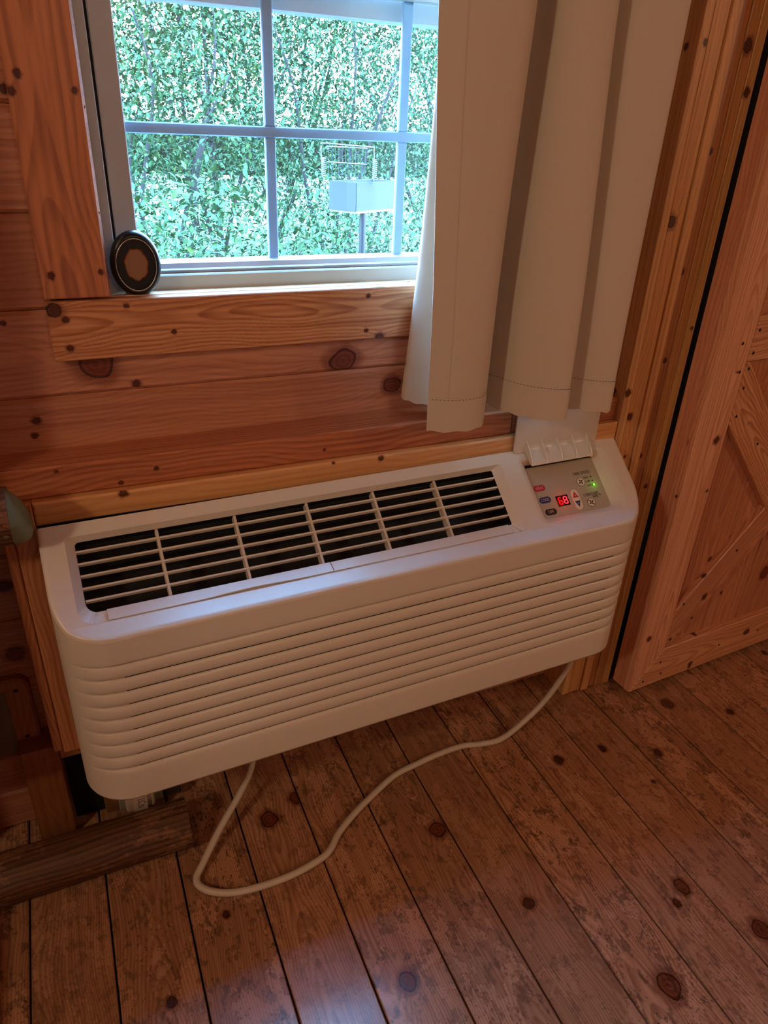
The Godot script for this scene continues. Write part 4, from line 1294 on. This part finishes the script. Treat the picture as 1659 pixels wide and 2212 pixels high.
func make_outside() -> void:
	var g := setting("ground", "grassy earth outside the cabin", "ground")
	put(g, "ground_slab", prism(rect(-14, 0.3, 16, 26), -1.2, -0.62, 0.0), plain(Color(0.16, 0.22, 0.10), 0.95), Transform3D(FLOOR_TURN, Vector3.ZERO))
	var leaf := leaf_mesh()
	var mat := plain(Color(1, 1, 1), 0.6)
	mat.metallic_specular = 0.25
	mat.vertex_color_use_as_albedo = true
	mat.cull_mode = BaseMaterial3D.CULL_DISABLED
	mat.backlight_enabled = true
	mat.backlight = Color(0.3, 0.3, 0.3)
	var bark := plain(Color(0.16, 0.145, 0.13), 0.9)
	var t1 := Color(0.027, 0.068, 0.027)
	var t2 := Color(0.031, 0.074, 0.034)
	var t3 := Color(0.024, 0.064, 0.022)
	var y := -0.62
	shrub("leafy_shrub", "broad leaved green shrub low behind the leftmost lower window pane", Vector3(0.75, y, -3.6), Vector3(0.85, 0.75, 0.6), 5700, 0.075, t3, leaf, mat, bark, 1)
	shrub("leafy_shrub", "dense green shrub low behind the bird feeder's pole", Vector3(2.3, y, -4.3), Vector3(1.0, 0.72, 0.7), 7980, 0.062, t3, leaf, mat, bark, 2)
	shrub("leafy_shrub", "pale small leaved shrub seen right of the feeder beside the curtain", Vector3(3.7, y, -4.6), Vector3(0.9, 1.05, 0.7), 9880, 0.048, t2, leaf, mat, bark, 3)
	shrub("leafy_tree", "green tree with yellowish tips filling the upper left pane", Vector3(0.9, y, -5.4), Vector3(1.1, 1.75, 0.9), 12350, 0.07, t1, leaf, mat, bark, 4, "tree")
	shrub("leafy_tree", "fine leaved sunlit tree filling the upper middle pane", Vector3(2.75, y, -6.0), Vector3(1.2, 1.85, 0.9), 16150, 0.055, t2, leaf, mat, bark, 5, "tree")
	shrub("leafy_tree", "sunlit tree behind the rightmost visible pane, partly behind the curtain", Vector3(4.7, y, -6.3), Vector3(1.2, 1.9, 0.9), 14250, 0.055, t2, leaf, mat, bark, 6, "tree")
	shrub("leafy_tree", "taller tree standing behind the others, seen between the left and middle panes", Vector3(1.9, y, -8.0), Vector3(1.9, 2.5, 1.0), 17100, 0.09, t1, leaf, mat, bark, 7, "tree")
	shrub("leafy_tree", "taller tree standing behind the others, seen above the bird feeder", Vector3(5.2, y, -8.6), Vector3(2.1, 2.6, 1.0), 17100, 0.09, t1, leaf, mat, bark, 8, "tree")
	shrub("leafy_tree", "dark green tree at the far left of the view through the window", Vector3(-0.9, y, -7.2), Vector3(1.5, 2.3, 1.0), 13300, 0.08, t3, leaf, mat, bark, 9, "tree")
	shrub("leafy_tree", "big tree in the woods' back row, behind the upper left pane", Vector3(-0.4, y, -10.5), Vector3(2.4, 3.0, 1.0), 17100, 0.13, t1, leaf, mat, bark, 10, "tree")
	shrub("leafy_tree", "big tree in the woods' back row, behind the middle panes", Vector3(3.6, y, -11.0), Vector3(2.4, 2.9, 1.0), 17100, 0.13, t3, leaf, mat, bark, 11, "tree")
	shrub("leafy_tree", "big tree in the woods' back row, behind the curtain's side of the window", Vector3(7.4, y, -11.0), Vector3(2.4, 3.0, 1.0), 17100, 0.13, t1, leaf, mat, bark, 12, "tree")
	make_feeder()

func make_feeder() -> void:
	var o := thing("bird_feeder", "boxy metal bird feeder with a wire hoop on a dark pole outside the window", "bird feeder", Vector3.ZERO)
	var metal := plain(Color(0.17, 0.20, 0.27), 0.65, 0.2)
	var wire := plain(Color(0.42, 0.48, 0.50), 0.4, 0.4)
	var dark := plain(Color(0.05, 0.07, 0.09), 0.5)
	var P := func(x: float, y: float) -> Vector3:
		return Vector3(x, y, 0)
	# the box stands cornerwise: its near upright edge, and the far ends of its two near sides
	var near := Vector3(1.690, 0.0, -3.00)
	var left := Vector3(1.580, 0.0, -3.13)
	var right := Vector3(2.010, 0.0, -3.16)
	var yb := 0.778
	var yt := 0.925
	var far := left + right - near
	for e in [[near, left], [near, right], [far, left], [far, right]]:
		var d: Vector3 = e[1] - e[0]
		var n := Vector3(d.z, 0, -d.x).normalized()
		var st := begin()
		for s in [0.0, 0.006]:
			var off: Vector3 = n * s
			quad(st, e[0] + off + Vector3(0, yb, 0), e[1] + off + Vector3(0, yb, 0), e[1] + off + Vector3(0, yt, 0), e[0] + off + Vector3(0, yt, 0), n * (1.0 if s > 0 else -1.0))
		quad(st, e[0] + Vector3(0, yt, 0), e[1] + Vector3(0, yt, 0), e[1] + n * 0.006 + Vector3(0, yt, 0), e[0] + n * 0.006 + Vector3(0, yt, 0), Vector3.UP)
		put(o, "side_plate", st.commit(), metal)
	var st := begin()
	for s in [0.0, 0.012]:
		quad(st, near + Vector3(0, yb - s, 0), left + Vector3(0, yb - s, 0), far + Vector3(0, yb - s, 0), right + Vector3(0, yb - s, 0), Vector3(0, 1.0 if s == 0.0 else -1.0, 0))
	for e in [[near, left], [near, right]]:
		var d: Vector3 = e[1] - e[0]
		quad(st, e[0] + Vector3(0, yb, 0), e[1] + Vector3(0, yb, 0), e[1] + Vector3(0, yb - 0.012, 0), e[0] + Vector3(0, yb - 0.012, 0), Vector3(d.z, 0, -d.x).normalized() * (1.0 if e[1] == right else -1.0))
	put(o, "tray", st.commit(), plain(Color(0.4, 0.37, 0.38), 0.5))
	put(o, "pole", tube([Vector3(1.755, -0.62, -3.06), Vector3(1.755, 0.764, -3.06)], 0.019, 14), dark)
	# hoop of thick wire with coil springs on its legs
	var hoop := [Vector3(1.525, 0.85, -3.05), Vector3(1.500, 1.0, -3.03), Vector3(1.490, 1.10, -3.02), Vector3(1.505, 1.113, -3.02), Vector3(1.64, 1.107, -3.02), Vector3(1.785, 1.101, -3.02), Vector3(1.795, 1.09, -3.02), Vector3(1.802, 1.0, -3.03), Vector3(1.812, 0.918, -3.05)]
	put(o, "wire_hoop", tube(smooth(hoop, 3), 0.003, 8), wire)
	for q in [[1.505, 0.955, 1.045], [1.803, 0.94, 1.04]]:
		var coil := []
		for i in 110:
			var a := i * TAU / 11.0
			coil.append(Vector3(q[0] + cos(a) * 0.011, lerpf(q[1], q[2], i / 109.0), -3.02 + sin(a) * 0.011))
		put(o, "spring", tube(coil, 0.0025, 5), wire)
	# the wire mesh behind
	var lines := begin()
	for i in 12:
		var x := lerpf(1.555, 1.770, i / 11.0)
		lines.append_from(tube([Vector3(x, 0.93, -3.08), Vector3(x, 1.095, -3.08)], 0.0014, 5), 0, Transform3D())
	put(o, "wire_mesh", lines.commit(), plain(Color(0.10, 0.16, 0.16), 0.6)).set_meta("kind", "stuff")
	put(o, "wire_bar", tube([Vector3(1.545, 1.022, -3.08), Vector3(1.780, 1.012, -3.08)], 0.003, 6), wire)
	put(o, "wire_bar", tube([Vector3(1.545, 1.097, -3.08), Vector3(1.780, 1.092, -3.08)], 0.003, 6), wire)
